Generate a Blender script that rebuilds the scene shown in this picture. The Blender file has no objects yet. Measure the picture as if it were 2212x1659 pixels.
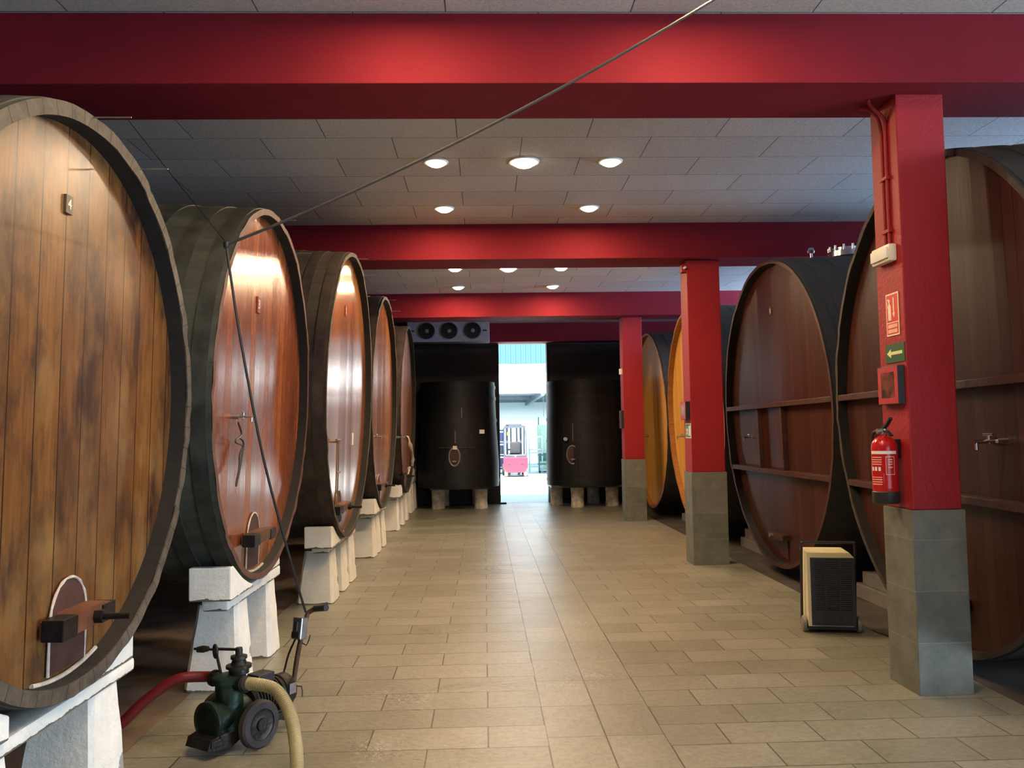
import bpy, bmesh, math, random
from mathutils import Vector, Matrix, Euler
random.seed(7)
S = bpy.context.scene
COL = S.collection
PI = math.pi

# ------------------------------------------------------------------ camera, world, sun, exposure
F_PX = 1806.0
cam_d = bpy.data.cameras.new('camera'); cam = bpy.data.objects.new('camera', cam_d); COL.objects.link(cam)
cam_d.sensor_fit = 'HORIZONTAL'; cam_d.sensor_width = 36.0; cam_d.lens = F_PX / 2212 * 36.0
cam_d.clip_start = 0.05; cam_d.clip_end = 300
# columns: camera right, camera forward, camera up (in world space)
cr = Vector((0.99931501, -0.0334219, -0.01588964)); cf = Vector((0.03430101, 0.99768529, 0.05871549)); cu = Vector((0.01389048, -0.0592203, 0.99814829))
cam.matrix_world = Matrix(((cr.x, cu.x, -cf.x, 0), (cr.y, cu.y, -cf.y, 0), (cr.z, cu.z, -cf.z, 1.7), (0, 0, 0, 1)))
S.camera = cam
S.view_settings.view_transform = 'Standard'; S.view_settings.look = 'None'
S.view_settings.gamma = 1.0; S.view_settings.use_curve_mapping = False
S.view_settings.exposure = 0.0
W = bpy.data.worlds.new('world'); S.world = W; W.use_nodes = True
bgn = W.node_tree.nodes['Background']; bgn.inputs[0].default_value = (0.50, 0.76, 1.0, 1); bgn.inputs[1].default_value = 3.0

def lamp(name, kind, loc, energy, color, rot=(0, 0, 0), **kw):
    d = bpy.data.lights.new(name, kind); d.energy = energy; d.color = color
    for k, v in kw.items(): setattr(d, k, v)
    o = bpy.data.objects.new(name, d); o.location = loc; o.rotation_euler = rot; COL.objects.link(o); return o
lamp('sun', 'SUN', (0, 0, 20), 38.0, (1.0, 0.97, 0.92), (math.radians(30), 0, math.radians(-6)), angle=math.radians(0.6))
# daylight through the gateway behind the camera and the high windows of the right-hand wall
lamp('gateway_daylight', 'AREA', (4.0, -3.4, 2.0), 8, (0.62, 0.78, 1.0), (math.radians(90), 0, math.radians(8)), shape='RECTANGLE', size=4.2, size_y=3.2)
lamp('side_gate_daylight', 'AREA', (9.75, 0.6, 1.55), 950, (0.66, 0.80, 1.0), (0, math.radians(90), 0), shape='RECTANGLE', size=3.0, size_y=3.6)
for wy, e in ((8.2, 520), (13.4, 3000)):
    lamp('window_daylight', 'AREA', (9.7, wy, 3.15), e, (0.42, 0.62, 1.0), (0, math.radians(104), 0), shape='RECTANGLE', size=1.5, size_y=3.8)

# ------------------------------------------------------------------ helpers
def link(o): COL.objects.link(o); return o
def obj(name, bm, mat, parent=None, smooth=False, norm=True):
    if norm: bmesh.ops.recalc_face_normals(bm, faces=bm.faces)
    me = bpy.data.meshes.new(name); bm.to_mesh(me); bm.free()
    for m in (mat if isinstance(mat, (list, tuple)) else [mat]): me.materials.append(m)
    if smooth:
        for p in me.polygons: p.use_smooth = True
        me.set_sharp_from_angle(angle=math.radians(38))
    o = bpy.data.objects.new(name, me); link(o)
    if parent: o.parent = parent
    return o
def tag(o, label, cat=None, group=None, kind=None):
    o['label'] = label
    if cat: o['category'] = cat
    if group: o['group'] = group
    if kind: o['kind'] = kind
    return o
def thing(name, loc, label, cat, group=None, rot=(0, 0, 0)):
    o = bpy.data.objects.new(name, None); link(o); o.location = loc; o.rotation_euler = rot; o.empty_display_size = 0.1
    return tag(o, label, cat, group)
def struct(name, bm, mat, label, smooth=False):
    o = obj(name, bm, mat, None, smooth); o['kind'] = 'structure'; o['label'] = label; return o
def copy_tree(o, parent=None):
    c = o.copy(); COL.objects.link(c); c.parent = parent
    for ch in [k for k in o.children]: copy_tree(ch, c)
    return c
def box(bm, x0, x1, y0, y1, z0, z1, bev=0, mi=0, M=None):
    r = bmesh.ops.create_cube(bm, size=1); vs = r['verts']
    for v in vs:
        v.co = Vector(((x0 + x1) / 2 + v.co.x * (x1 - x0), (y0 + y1) / 2 + v.co.y * (y1 - y0), (z0 + z1) / 2 + v.co.z * (z1 - z0)))
    fs = list({f for v in vs for f in v.link_faces})
    for f in fs: f.material_index = mi
    if bev:
        es = list({e for v in vs for e in v.link_edges})
        rr = bmesh.ops.bevel(bm, geom=es, offset=bev, segments=2, affect='EDGES', profile=0.6)
        vs = list({v for f in rr['faces'] for v in f.verts} | {v for v in vs if v.is_valid})
        for f in rr['faces']: f.material_index = mi
    if M is not None:
        for v in vs: v.co = M @ v.co
    return bm
def nb(): return bmesh.new()
def bxm(*a, **k): return box(nb(), *a, **k)
def lathe(bm, prof, seg=64, M=None, close=False, mi=0, a0=0, a1=2 * PI):
    """prof: list of (radius, height) revolved about local z."""
    full = abs(a1 - a0 - 2 * PI) < 1e-6; n = seg if full else seg + 1; rings = []
    for r, h in prof:
        if r < 1e-6: rings.append([bm.verts.new((0, 0, h))])
        else: rings.append([bm.verts.new((r * math.cos(a0 + (a1 - a0) * i / seg), r * math.sin(a0 + (a1 - a0) * i / seg), h)) for i in range(n)])
    pairs = list(zip(rings[:-1], rings[1:]))
    if close: pairs.append((rings[-1], rings[0]))
    for A, B in pairs:
        for i in range(seg):
            j = (i + 1) % n
            if len(A) == 1 and len(B) == 1: continue
            if len(A) == 1: f = bm.faces.new((A[0], B[j], B[i]))
            elif len(B) == 1: f = bm.faces.new((A[i], A[j], B[0]))
            else: f = bm.faces.new((A[i], A[j], B[j], B[i]))
            f.material_index = mi
    if M is not None:
        for R in rings:
            for v in R: v.co = M @ v.co
    return bm
def cyl(bm, p0, p1, r0, r1=None, seg=20, mi=0):
    p0 = Vector(p0); p1 = Vector(p1); d = p1 - p0; r1 = r0 if r1 is None else r1
    M = Matrix.Translation(p0) @ d.to_track_quat('Z', 'Y').to_matrix().to_4x4()
    return lathe(bm, [(0, 0), (r0, 0), (r1, d.length), (0, d.length)], seg, M, mi=mi)
def smooth_path(pts, n=8):
    P = [Vector(p) for p in pts]; out = []
    for i in range(len(P) - 1):
        a = P[max(i - 1, 0)]; b = P[i]; c = P[i + 1]; d = P[min(i + 2, len(P) - 1)]
        for k in range(n):
            t = k / n
            out.append(0.5 * ((2 * b) + (c - a) * t + (2 * a - 5 * b + 4 * c - d) * t * t + (3 * b - a - 3 * c + d) * t ** 3))
    out.append(P[-1]); return out
def tube(bm, pts, r, seg=12, n=8, rib=None, caps=True, smooth=True):
    P = smooth_path(pts, n) if smooth else [Vector(p) for p in pts]
    rings = []; up = None
    for i, p in enumerate(P):
        d = (P[min(i + 1, len(P) - 1)] - P[max(i - 1, 0)]).normalized()
        if up is None: up = d.orthogonal().normalized()
        up = (up - d * up.dot(d)).normalized(); s = d.cross(up)
        rr = r(i / (len(P) - 1)) if callable(r) else r
        if rib: rr += rib * (i % 2)
        rings.append([bm.verts.new(p + (up * math.cos(2 * PI * k / seg) + s * math.sin(2 * PI * k / seg)) * rr) for k in range(seg)])
    for A, B in zip(rings[:-1], rings[1:]):
        for k in range(seg): bm.faces.new((A[k], A[(k + 1) % seg], B[(k + 1) % seg], B[k]))
    if caps: bm.faces.new(rings[0]); bm.faces.new(rings[-1])
    return bm
def prism(bm, poly, d0, d1, fn, mi=0):
    """poly 2-D outline extruded from depth d0 to d1; fn(a, b, depth) -> xyz."""
    A = [bm.verts.new(fn(a, b, d0)) for a, b in poly]; B = [bm.verts.new(fn(a, b, d1)) for a, b in poly]
    fs = [bm.faces.new(A), bm.faces.new(B[::-1])]
    for i in range(len(poly)):
        j = (i + 1) % len(poly); fs.append(bm.faces.new((A[i], B[i], B[j], A[j])))
    for f in fs: f.material_index = mi
    return bm
def text_bm(s, size, depth, M):
    c = bpy.data.curves.new('t', 'FONT'); c.body = s; c.size = size; c.extrude = depth; c.align_x = 'CENTER'; c.align_y = 'CENTER'
    o = bpy.data.objects.new('t', c); COL.objects.link(o); bpy.context.view_layer.update()
    me = bpy.data.meshes.new_from_object(o.evaluated_get(bpy.context.evaluated_depsgraph_get()))
    bm = nb(); bm.from_mesh(me); bpy.data.objects.remove(o); bpy.data.curves.remove(c); bpy.data.meshes.remove(me)
    bm.transform(M); return bm

# ------------------------------------------------------------------ materials
class Mat:
    def __init__(s, name):
        s.m = bpy.data.materials.new(name); s.m.use_nodes = True; s.t = s.m.node_tree; s.b = s.t.nodes['Principled BSDF']
        s.x = -300
    def n(s, typ, props=None, **ins):
        nd = s.t.nodes.new(typ); s.x -= 20; nd.location = (s.x, 0)
        for k, v in (props or {}).items(): setattr(nd, k, v)
        for k, v in ins.items():
            k = int(k[1:]) if k[0] == '_' and k[1:].isdigit() else k.replace('_', ' ')
            s.set(nd.inputs[k], v)
        return nd
    def set(s, inp, v):
        if isinstance(v, bpy.types.Node): s.t.links.new(v.outputs[0], inp)
        elif isinstance(v, bpy.types.NodeSocket): s.t.links.new(v, inp)
        elif isinstance(v, (tuple, list)) and len(v) == 3 and inp.type == 'RGBA': inp.default_value = (*v, 1)
        else: inp.default_value = v
    def math(s, op, a, b=0.0, c=None):
        nd = s.n('ShaderNodeMath', {'operation': op}, _0=a, _1=b)
        if c is not None: s.set(nd.inputs[2], c)
        return nd
    def mix(s, f, a, b, mode='MIX'):
        nd = s.t.nodes.new('ShaderNodeMix'); nd.data_type = 'RGBA'; nd.blend_type = mode
        s.set(nd.inputs[0], f); s.set(nd.inputs[6], a); s.set(nd.inputs[7], b); return nd.outputs[2]
    def ramp(s, f, stops):
        nd = s.t.nodes.new('ShaderNodeValToRGB'); s.set(nd.inputs[0], f); e = nd.color_ramp.elements
        while len(e) < len(stops): e.new(0.5)
        for k, (p, c) in zip(e, stops): k.position = p; k.color = (*c, 1) if len(c) == 3 else c
        return nd.outputs[0]
    def coord(s, kind='Object'): return s.t.nodes.new('ShaderNodeTexCoord').outputs[kind]
    def mapped(s, loc=(0, 0, 0), sc=(1, 1, 1), rot=(0, 0, 0), kind='Object'):
        return s.n('ShaderNodeMapping', None, Vector=s.coord(kind), Location=loc, Scale=sc, Rotation=rot).outputs[0]
    def noise(s, v, scale, detail=4, rough=0.55):
        return s.n('ShaderNodeTexNoise', None, Vector=v, Scale=scale, Detail=detail, Roughness=rough).outputs[0]
    def bump(s, h, strength=0.3, dist=0.01, nrm=None):
        nd = s.n('ShaderNodeBump', None, Strength=strength, Distance=dist, Height=h)
        if nrm is not None: s.set(nd.inputs['Normal'], nrm)
        return nd.outputs[0]
    def out(s, color=None, rough=None, metal=None, normal=None, **kw):
        if color is not None: s.set(s.b.inputs['Base Color'], color)
        if rough is not None: s.set(s.b.inputs['Roughness'], rough)
        if metal is not None: s.set(s.b.inputs['Metallic'], metal)
        if normal is not None: s.set(s.b.inputs['Normal'], normal)
        for k, v in kw.items(): s.set(s.b.inputs[k.replace('_', ' ')], v)
        return s.m

def plain(name, c, rough=0.5, metal=0.0, var=0.15, scale=12, bump=0.0, **kw):
    m = Mat(name); v = m.mapped(); nz = m.noise(v, scale)
    lo = tuple(x * (1 - var) for x in c); hi = tuple(min(1, x * (1 + var)) for x in c)
    col = m.ramp(nz, [(0.3, lo), (0.7, hi)])
    nr = m.bump(m.noise(v, scale * 4), bump, 0.01) if bump else None
    return m.out(col, rough, metal, nr, **kw)
def emis(name, c, st):
    m = Mat(name); return m.out((0.8, 0.8, 0.8), 0.4, Emission_Color=c, Emission_Strength=st)

def red_paint(name, bumpy, c0, c1):
    m = Mat(name); v = m.mapped(); n1 = m.noise(v, 1.3, 5); n2 = m.noise(v, 38 if bumpy else 60, 3)
    col = m.ramp(n1, [(0.3, c0), (0.7, c1)])
    nr = m.bump(n2, 0.35 if bumpy else 0.12, 0.012)
    if bumpy:
        z = m.n('ShaderNodeSeparateXYZ', None, _0=m.coord()).outputs[2]
        fr = m.math('FRACT', m.math('MULTIPLY', z, 1 / 0.40)); ln = m.math('LESS_THAN', m.math('ABSOLUTE', m.math('SUBTRACT', fr, 0.5)), 0.012)
        nr = m.bump(m.math('MULTIPLY', m.math('MULTIPLY', ln, -1.0), m.noise(v, 5)), 0.5, 0.01, nr)
    return m.out(col, 0.55 if bumpy else 0.75, 0, nr, Specular_IOR_Level=0.3 if bumpy else 0.15)
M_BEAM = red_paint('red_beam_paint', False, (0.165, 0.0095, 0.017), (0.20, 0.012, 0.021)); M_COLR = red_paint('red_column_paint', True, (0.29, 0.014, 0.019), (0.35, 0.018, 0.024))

def ceiling_mat():
    m = Mat('wood_wool_ceiling'); v = m.mapped((-0.38 + 0.585, -7.37, 0))
    br = m.n('ShaderNodeTexBrick', {'offset': 0.5, 'offset_frequency': 2}, Vector=v, Color1=(0.46, 0.44, 0.405), Color2=(0.53, 0.51, 0.475), Mortar=(0.10, 0.095, 0.09), Scale=1.0, Mortar_Size=0.0045, Mortar_Smooth=0.2, Brick_Width=1.17, Row_Height=0.56)
    fib = m.noise(m.mapped(sc=(60, 60, 60)), 1.0, 6, 0.7)
    col = m.mix(0.8, br.outputs[0], m.ramp(fib, [(0.3, (0.36, 0.35, 0.33)), (0.7, (0.66, 0.65, 0.62))]), 'OVERLAY')
    return m.out(col, 0.9, 0, m.bump(fib, 0.4, 0.01, m.bump(br.outputs[1], 0.8, -0.01)))
M_CEIL = ceiling_mat()

def floor_mat():
    m = Mat('stoneware_floor_tiles'); co = m.coord(); sx = m.n('ShaderNodeSeparateXYZ', None, _0=co)
    X = sx.outputs[0]; Y = sx.outputs[1]
    def bk(loc, bw, rh, off, rot=0):
        v = m.mapped(loc, rot=(0, 0, rot))
        return m.n('ShaderNodeTexBrick', {'offset': off, 'offset_frequency': 2}, Vector=v, Color1=(0.0, 0.0, 0.0), Color2=(1, 1, 1), Mortar=(0.5, 0.5, 0.5), Scale=1.0, Mortar_Size=0.0048, Mortar_Smooth=0.3, Brick_Width=bw, Row_Height=rh)
    A = bk((-0.33, -0.02, 0), 0.66, 0.33, 0.5); B = bk((-0.99, -0.12, 0), 0.52, 0.32, 0.37)
    C = bk((0, 0, 0), 0.53, 0.33, 0.0, PI / 2)
    isC = m.math('MULTIPLY', m.math('GREATER_THAN', X, 0.33), m.math('LESS_THAN', X, 0.99)); isB = m.math('GREATER_THAN', X, 0.99)
    colr = m.mix(isC, m.mix(isB, A.outputs[0], B.outputs[0]), C.outputs[0]); fac = m.mix(isC, m.mix(isB, A.outputs[1], B.outputs[1]), C.outputs[1])
    n1 = m.noise(m.mapped(), 1.6, 6, 0.65); n2 = m.noise(m.mapped(sc=(3, 9, 3)), 3.0, 6, 0.7); n3 = m.noise(m.mapped(), 28, 5, 0.7)
    t = m.math('ADD', m.math('MULTIPLY', colr, 0.20), m.math('ADD', m.math('MULTIPLY', n1, 0.52), m.math('MULTIPLY', n2, 0.58)))
    col = m.ramp(t, [(0.25, (0.13, 0.125, 0.094)), (0.55, (0.215, 0.208, 0.158)), (0.95, (0.36, 0.35, 0.28))])
    col = m.mix(m.ramp(n3, [(.40, (1, 1, 1)), (.55, (0, 0, 0))]), col, m.mix(0.22, col, (0.03, 0.028, 0.02)))
    col = m.mix(fac, col, (0.065, 0.060, 0.048))
    # worn, chipped relief patches on some of the tiles
    patch = m.ramp(m.noise(m.mapped((3, 1, 0)), 1.1, 2), [(0.56, (0, 0, 0)), (0.66, (1, 1, 1))])
    chip = m.math('MULTIPLY', m.noise(m.mapped(), 22, 4, 0.6), patch)
    nr = m.bump(chip, 0.55, 0.02, m.bump(n3, 0.30, 0.01, m.bump(fac, 0.6, -0.006)))
    return m.out(col, m.math('ADD', m.math('MULTIPLY', n2, 0.24), 0.20), 0, nr)
M_FLOOR = floor_mat()
M_CONC = plain('dark_worn_concrete', (0.19, 0.14, 0.10), 0.85, var=0.4, scale=3, bump=0.3)
M_YARD = plain('pale_yard_concrete', (0.55, 0.56, 0.55), 0.8, var=0.1, scale=0.6)

def head_mat(name, cols, stain, rough, plank=0.16, seed=0.0, stain_amt=0.6, tint=0.35, slope=0.03, light=None, st0=0.52, spec=0.5, coat=0.0):
    """Vertical boards of a cask head; local y runs across the boards, local z along them."""
    m = Mat(name); co = m.mapped((0, seed * 7.3, seed * 3.1)); sp = m.n('ShaderNodeSeparateXYZ', None, _0=co)
    Y = sp.outputs[1]; ys = m.math('MULTIPLY', Y, 1 / plank); idx = m.math('FLOOR', ys); fr = m.math('FRACT', ys)
    rnd = m.n('ShaderNodeTexWhiteNoise', {'noise_dimensions': '1D'}, W=idx).outputs[0]
    grain = m.noise(m.n('ShaderNodeMapping', None, Vector=co, Scale=(1, 26, 1.3)).outputs[0], 2.2, 7, 0.65)
    fine = m.noise(m.n('ShaderNodeMapping', None, Vector=co, Scale=(1, 120, 5)).outputs[0], 2.0, 4, 0.6)
    t = m.math('ADD', m.math('MULTIPLY', rnd, tint), m.math('ADD', m.math('MULTIPLY', grain, 0.75), m.math('MULTIPLY', fine, 0.25)))
    col = m.ramp(t, [(0.30, cols[0]), (0.62, cols[1]), (1.0, cols[2])])
    bl = m.noise(m.n('ShaderNodeMapping', None, Vector=co, Scale=(1, 2.2, 1.1)).outputs[0], 1.5, 6, 0.72)
    sm = m.ramp(bl, [(st0, (0, 0, 0)), (st0 + .16, (1, 1, 1))])
    col = m.mix(m.math('MULTIPLY', sm, stain_amt), col, stain)
    if light:
        l2 = m.ramp(m.noise(m.n('ShaderNodeMapping', None, Vector=co, Location=(5, 2, 9), Scale=(1, 1.5, 1.0)).outputs[0], 1.8, 5, 0.6), [(0.5, (0, 0, 0)), (0.7, (1, 1, 1))])
        col = m.mix(m.math('MULTIPLY', l2, 0.5), col, light)
    seam = m.math('LESS_THAN', m.math('ABSOLUTE', m.math('SUBTRACT', fr, 0.5)), 0.478)
    col = m.mix(seam, tuple(c * 0.3 for c in cols[0]), col)
    tilt = m.math('MULTIPLY', m.math('MULTIPLY', m.math('SUBTRACT', rnd, 0.5), m.math('SUBTRACT', fr, 0.5)), plank * slope / 0.01)
    h = m.math('ADD', tilt, m.math('ADD', m.math('MULTIPLY', grain, 0.05), m.math('MULTIPLY', seam, 0.10)))
    nr = m.bump(h, 0.7, 0.01)
    return m.out(col, m.math('ADD', m.math('MULTIPLY', grain, 0.22), rough - 0.10), 0, nr, Specular_IOR_Level=spec, Coat_Weight=coat, Coat_Roughness=0.17, Coat_Normal=nr)
H1 = head_mat('ochre_oak_head', [(0.058, 0.021, 0.007), (0.158, 0.066, 0.017), (0.27, 0.136, 0.042)], (0.032, 0.014, 0.010), 0.32, 0.19, 1.0, 1.0, tint=0.10, light=(0.31, 0.185, 0.065), st0=0.47)
H2 = head_mat('varnished_red_oak_head', [(0.080, 0.018, 0.007), (0.24, 0.060, 0.018), (0.38, 0.125, 0.040)], (0.07, 0.017, 0.010), 0.24, 0.14, 2.0, 0.5, coat=0.45, slope=0.07)
H3 = head_mat('varnished_orange_oak_head', [(0.11, 0.028, 0.008), (0.32, 0.105, 0.025), (0.46, 0.19, 0.05)], (0.10, 0.025, 0.012), 0.22, 0.15, 3.0, 0.5, coat=0.55, slope=0.06)
H5 = head_mat('brown_oak_head', [(0.07, 0.02, 0.009), (0.20, 0.065, 0.025), (0.30, 0.12, 0.05)], (0.05, 0.016, 0.01), 0.42, 0.15, 4.0, 0.5)
H6 = head_mat('blackened_oak_head', [(0.012, 0.010, 0.009), (0.03, 0.024, 0.02), (0.05, 0.04, 0.03)], (0.01, 0.008, 0.008), 0.5, 0.15, 5.0)
HR = head_mat('mahogany_stained_head', [(0.025, 0.007, 0.005), (0.050, 0.014, 0.009), (0.075, 0.024, 0.015)], (0.024, 0.008, 0.006), 0.42, 0.12, 6.0, 0.35, 0.22, 0.012, spec=0.22)
HY = head_mat('honey_yellow_head', [(0.44, 0.20, 0.03), (0.68, 0.35, 0.07), (0.82, 0.48, 0.12)], (0.48, 0.22, 0.04), 0.36, 0.12, 7.0, 0.3, 0.25, 0.012)

def stave_mat(name, c0, c1, patch, rough=0.75, jt=.25):
    """Staves run along local x; stripes turn with the angle about the cask axis."""
    m = Mat(name); co = m.coord(); v = m.n('ShaderNodeMapping', None, Vector=co, Scale=(0.8, 6, 6)).outputs[0]
    g = m.noise(v, 2.0, 6, 0.7); b = m.noise(m.mapped(), 2.3, 6, 0.7)
    sp = m.n('ShaderNodeSeparateXYZ', None, _0=co); an = m.math('ARCTAN2', sp.outputs[1], sp.outputs[2]); fr = m.math('FRACT', m.math('ADD', m.math('MULTIPLY', an, 64 / (2 * PI)), m.math('MULTIPLY', b, 0.25)))
    joint = m.math('LESS_THAN', fr, 0.05)
    col = m.ramp(g, [(0.3, c0), (0.75, c1)]); col = m.mix(m.math('MULTIPLY', m.ramp(b, [(0.5, (0, 0, 0)), (0.72, (1, 1, 1))]), 0.6), col, patch)
    col = m.mix(m.math('MULTIPLY', joint, jt), col, tuple(c * .3 for c in c0))
    return m.out(col, rough, 0, m.bump(m.math('SUBTRACT', g, m.math('MULTIPLY', joint, jt * .6)), 0.5, 0.01))
SG = stave_mat('green_grey_staves', (0.022, 0.026, 0.020), (0.060, 0.066, 0.050), (0.12, 0.125, 0.10))
SB = stave_mat('brown_black_staves', (0.016, 0.012, 0.009), (0.050, 0.036, 0.025), (0.09, 0.07, 0.05))
CHI = stave_mat('shaded_black_chime', (0.004, 0.0035, 0.003), (0.012, 0.010, 0.008), (0.02, 0.016, 0.012), 0.8)  # near-black colour holds the shade of the unlit inner chime wall
SD = stave_mat('charcoal_staves', (0.020, 0.020, 0.020), (0.042, 0.040, 0.038), (0.05, 0.048, 0.045), 0.55)
SR = stave_mat('mahogany_rim', (0.030, 0.009, 0.006), (0.07, 0.022, 0.014), (0.08, 0.03, 0.02), 0.5)
SY = stave_mat('honey_rim', (0.22, 0.08, 0.015), (0.45, 0.19, 0.04), (0.30, 0.11, 0.02), 0.5)
RIM = stave_mat('weathered_stave_ends', (0.035, 0.028, 0.020), (0.115, 0.092, 0.065), (0.17, 0.145, 0.11), jt=.8)
RIM2 = stave_mat('red_brown_stave_ends', (0.06, 0.025, 0.018), (0.15, 0.06, 0.045), (0.12, 0.08, 0.06), 0.6)
RIMD = stave_mat('dark_stave_ends', (0.02, 0.014, 0.012), (0.06, 0.04, 0.03), (0.06, 0.05, 0.04), 0.6)
HOOP = plain('painted_iron_hoop', (0.045, 0.048, 0.040), 0.6, 0.3, 0.5, 6, 0.2)
HOOPB = plain('brown_iron_hoop', (0.050, 0.036, 0.028), 0.55, 0.3, 0.5, 6, 0.2)
M_DWOOD = plain('old_dark_wood', (0.10, 0.038, 0.018), 0.55, 0, 0.5, 9, 0.2)
M_BARW = plain('worn_red_wood', (0.13, 0.045, 0.020), 0.5, 0, 0.45, 9, 0.2)
M_PANEL = plain('manway_board', (0.060, 0.024, 0.018), 0.6, 0, 0.4, 5, 0.2)
M_SEAL = plain('white_sealing_tallow', (0.55, 0.48, 0.40), 0.7, 0, 0.3, 20, 0.3)
M_IRON = plain('black_iron', (0.022, 0.020, 0.020), 0.45, 0.7, 0.4, 15, 0.2)
M_RUST = plain('rusty_iron', (0.11, 0.055, 0.035), 0.6, 0.5, 0.5, 15, 0.3)
M_CHROME = plain('polished_steel', (0.75, 0.75, 0.76), 0.18, 1.0, 0.05)
M_STEEL = plain('dull_steel', (0.40, 0.40, 0.40), 0.35, 0.9, 0.2)
M_BRASS = plain('dull_brass', (0.40, 0.27, 0.12), 0.35, 0.9, 0.2)
M_BLACK = plain('black_plastic', (0.018, 0.018, 0.020), 0.45)
M_WHITE = plain('white_paper', (0.80, 0.80, 0.78), 0.6, 0, 0.04)
M_CREAMP = plain('cream_plastic', (0.72, 0.68, 0.52), 0.4, 0, 0.05)
M_SIGNW = plain('cream_sign_print', (0.85, 0.74, 0.55), 0.5, 0, 0.04)
M_SIGNR = plain('red_sign_print', (0.62, 0.02, 0.02), 0.4, 0, 0.05)
M_SIGNG = plain('green_sign_print', (0.012, 0.10, 0.04), 0.4, 0, 0.08)
M_SIGNY = plain('pale_yellow_print', (0.75, 0.78, 0.35), 0.5, 0, 0.04)
M_RAG = plain('cream_rag', (0.50, 0.42, 0.30), 0.9, 0, 0.25, 14, 0.5)

def limewash():
    m = Mat('limewashed_concrete'); v = m.mapped(); n1 = m.noise(v, 5, 6, 0.7); n2 = m.noise(v, 2.3, 5, 0.65)
    col = m.ramp(n1, [(0.3, (0.72, 0.71, 0.64)), (0.65, (0.86, 0.85, 0.78))])
    chip = m.ramp(n2, [(0.655, (0, 0, 0)), (0.67, (1, 1, 1))]); col = m.mix(m.math('MULTIPLY', chip, 0.75), col, (0.12, 0.11, 0.09))
    z = m.n('ShaderNodeSeparateXYZ', None, _0=m.coord()).outputs[2]
    dirt = m.math('LESS_THAN', m.math('ADD', z, m.math('MULTIPLY', m.noise(v, 14, 4), -0.04)), -0.008)
    col = m.mix(dirt, col, (0.13, 0.12, 0.09))
    return m.out(col, 0.85, 0, m.bump(m.noise(v, 16, 6, 0.7), 0.6, 0.012))
M_LIME = limewash()
def pier_stone():
    m = Mat('grey_slate_cladding'); v = m.mapped(); sp = m.n('ShaderNodeSeparateXYZ', None, _0=v); z = m.math('MULTIPLY', sp.outputs[2], 1 / 0.325)
    idx = m.math('FLOOR', z); fr = m.math('FRACT', z); g = m.math('LESS_THAN', fr, 0.012)
    rnd = m.n('ShaderNodeTexWhiteNoise', {'noise_dimensions': '1D'}, W=m.math('ADD', idx, m.math('MULTIPLY', m.math('FLOOR', m.math('ADD', m.math('MULTIPLY', sp.outputs[0], 3), 0.5)), 3.7))).outputs[0]
    t = m.math('ADD', m.math('MULTIPLY', rnd, 0.18), m.math('MULTIPLY', m.noise(v, 5, 7, 0.68), 0.95))
    col = m.ramp(t, [(0.3, (0.085, 0.095, 0.082)), (0.55, (0.135, 0.145, 0.124)), (0.85, (0.21, 0.21, 0.175))])
    col = m.mix(g, col, (0.24, 0.23, 0.19))
    return m.out(col, 0.55, 0, m.bump(m.noise(v, 14, 6), 0.25, 0.01))
M_STONE = pier_stone()
M_DARKDOOR = plain('dark_brown_boards', (0.022, 0.015, 0.012), 0.6, 0, 0.5, 1.6, 0.1)
M_VAT = head_mat('tarred_vat_staves', [(0.003, 0.0045, 0.006), (0.006, 0.008, 0.010), (0.012, 0.014, 0.017)], (0.004, 0.004, 0.005), 0.5, 0.11, 3.0, 0.4, slope=0.01, spec=0.35)
M_WALL = plain('shaded_plaster', (0.20, 0.17, 0.15), 0.85, 0, 0.1, 3)

# ------------------------------------------------------------------ the room
YB = 20.45; ZC = 4.355; ZB = 3.90; XL = -7.2; XR = 9.4
struct('floor', bxm(-1.98, 3.25, -3.6, YB, -0.15, 0.0), M_FLOOR, 'beige stoneware tiled aisle floor with a central strip')
struct('floor', bxm(XL, -1.98, -3.6, YB, -0.15, -0.004), M_CONC, 'dark worn concrete floor under the left casks')
struct('floor', bxm(3.25, XR, -3.6, YB, -0.20, -0.012), plain('darker_concrete', (0.055, 0.045, 0.038), 0.85, 0, 0.4, 3, 0.3), 'dark worn concrete floor under the right casks')  # darker tone than the concrete under the left casks
struct('ceiling', bxm(XL - .2, XR + .2, -3.8, YB + .4, ZC, ZC + 0.2), M_CEIL, 'grey wood-wool board ceiling with staggered joints')
struct('wall_left', bxm(XL - .2, XL, -3.8, YB + .4, -0.2, ZC), M_WALL, 'dim plaster wall behind the left casks')
bm = nb(); box(bm, XR, XR + .2, 2.5, YB + .4, -0.2, 2.5); box(bm, XR, XR + .2, -3.8, -1.3, -0.2, 2.5); box(bm, XR, XR + .2, -3.8, 2.5, 3.1, ZC); box(bm, XR, XR + .2, -3.8, -1.3, 2.5, 3.1)
prev = 2.5
for wy in (8.2, 13.4):
    box(bm, XR, XR + .2, prev, wy - 2.0, 2.5, ZC); prev = wy + 2.0
box(bm, XR, XR + .2, prev, YB + .4, 2.5, ZC); struct('wall_right', bm, M_WALL, 'dim plaster wall behind the right casks')
for i, wy in enumerate((8.2, 13.4)):
    bm = nb()
    for a, b in ((wy - 2.0, wy - 1.93), (wy + 1.93, wy + 2.0), (wy - 0.03, wy + 0.03)): box(bm, XR + .04, XR + .12, a, b, 2.5, ZC)
    box(bm, XR + .04, XR + .12, wy - 1.93, wy + 1.93, 2.5, 2.57); box(bm, XR + .04, XR + .12, wy - 1.93, wy + 1.93, ZC - .07, ZC)
    struct('window_%d' % (i + 1), bm, M_STEEL, 'steel frame of a high side window')
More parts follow.
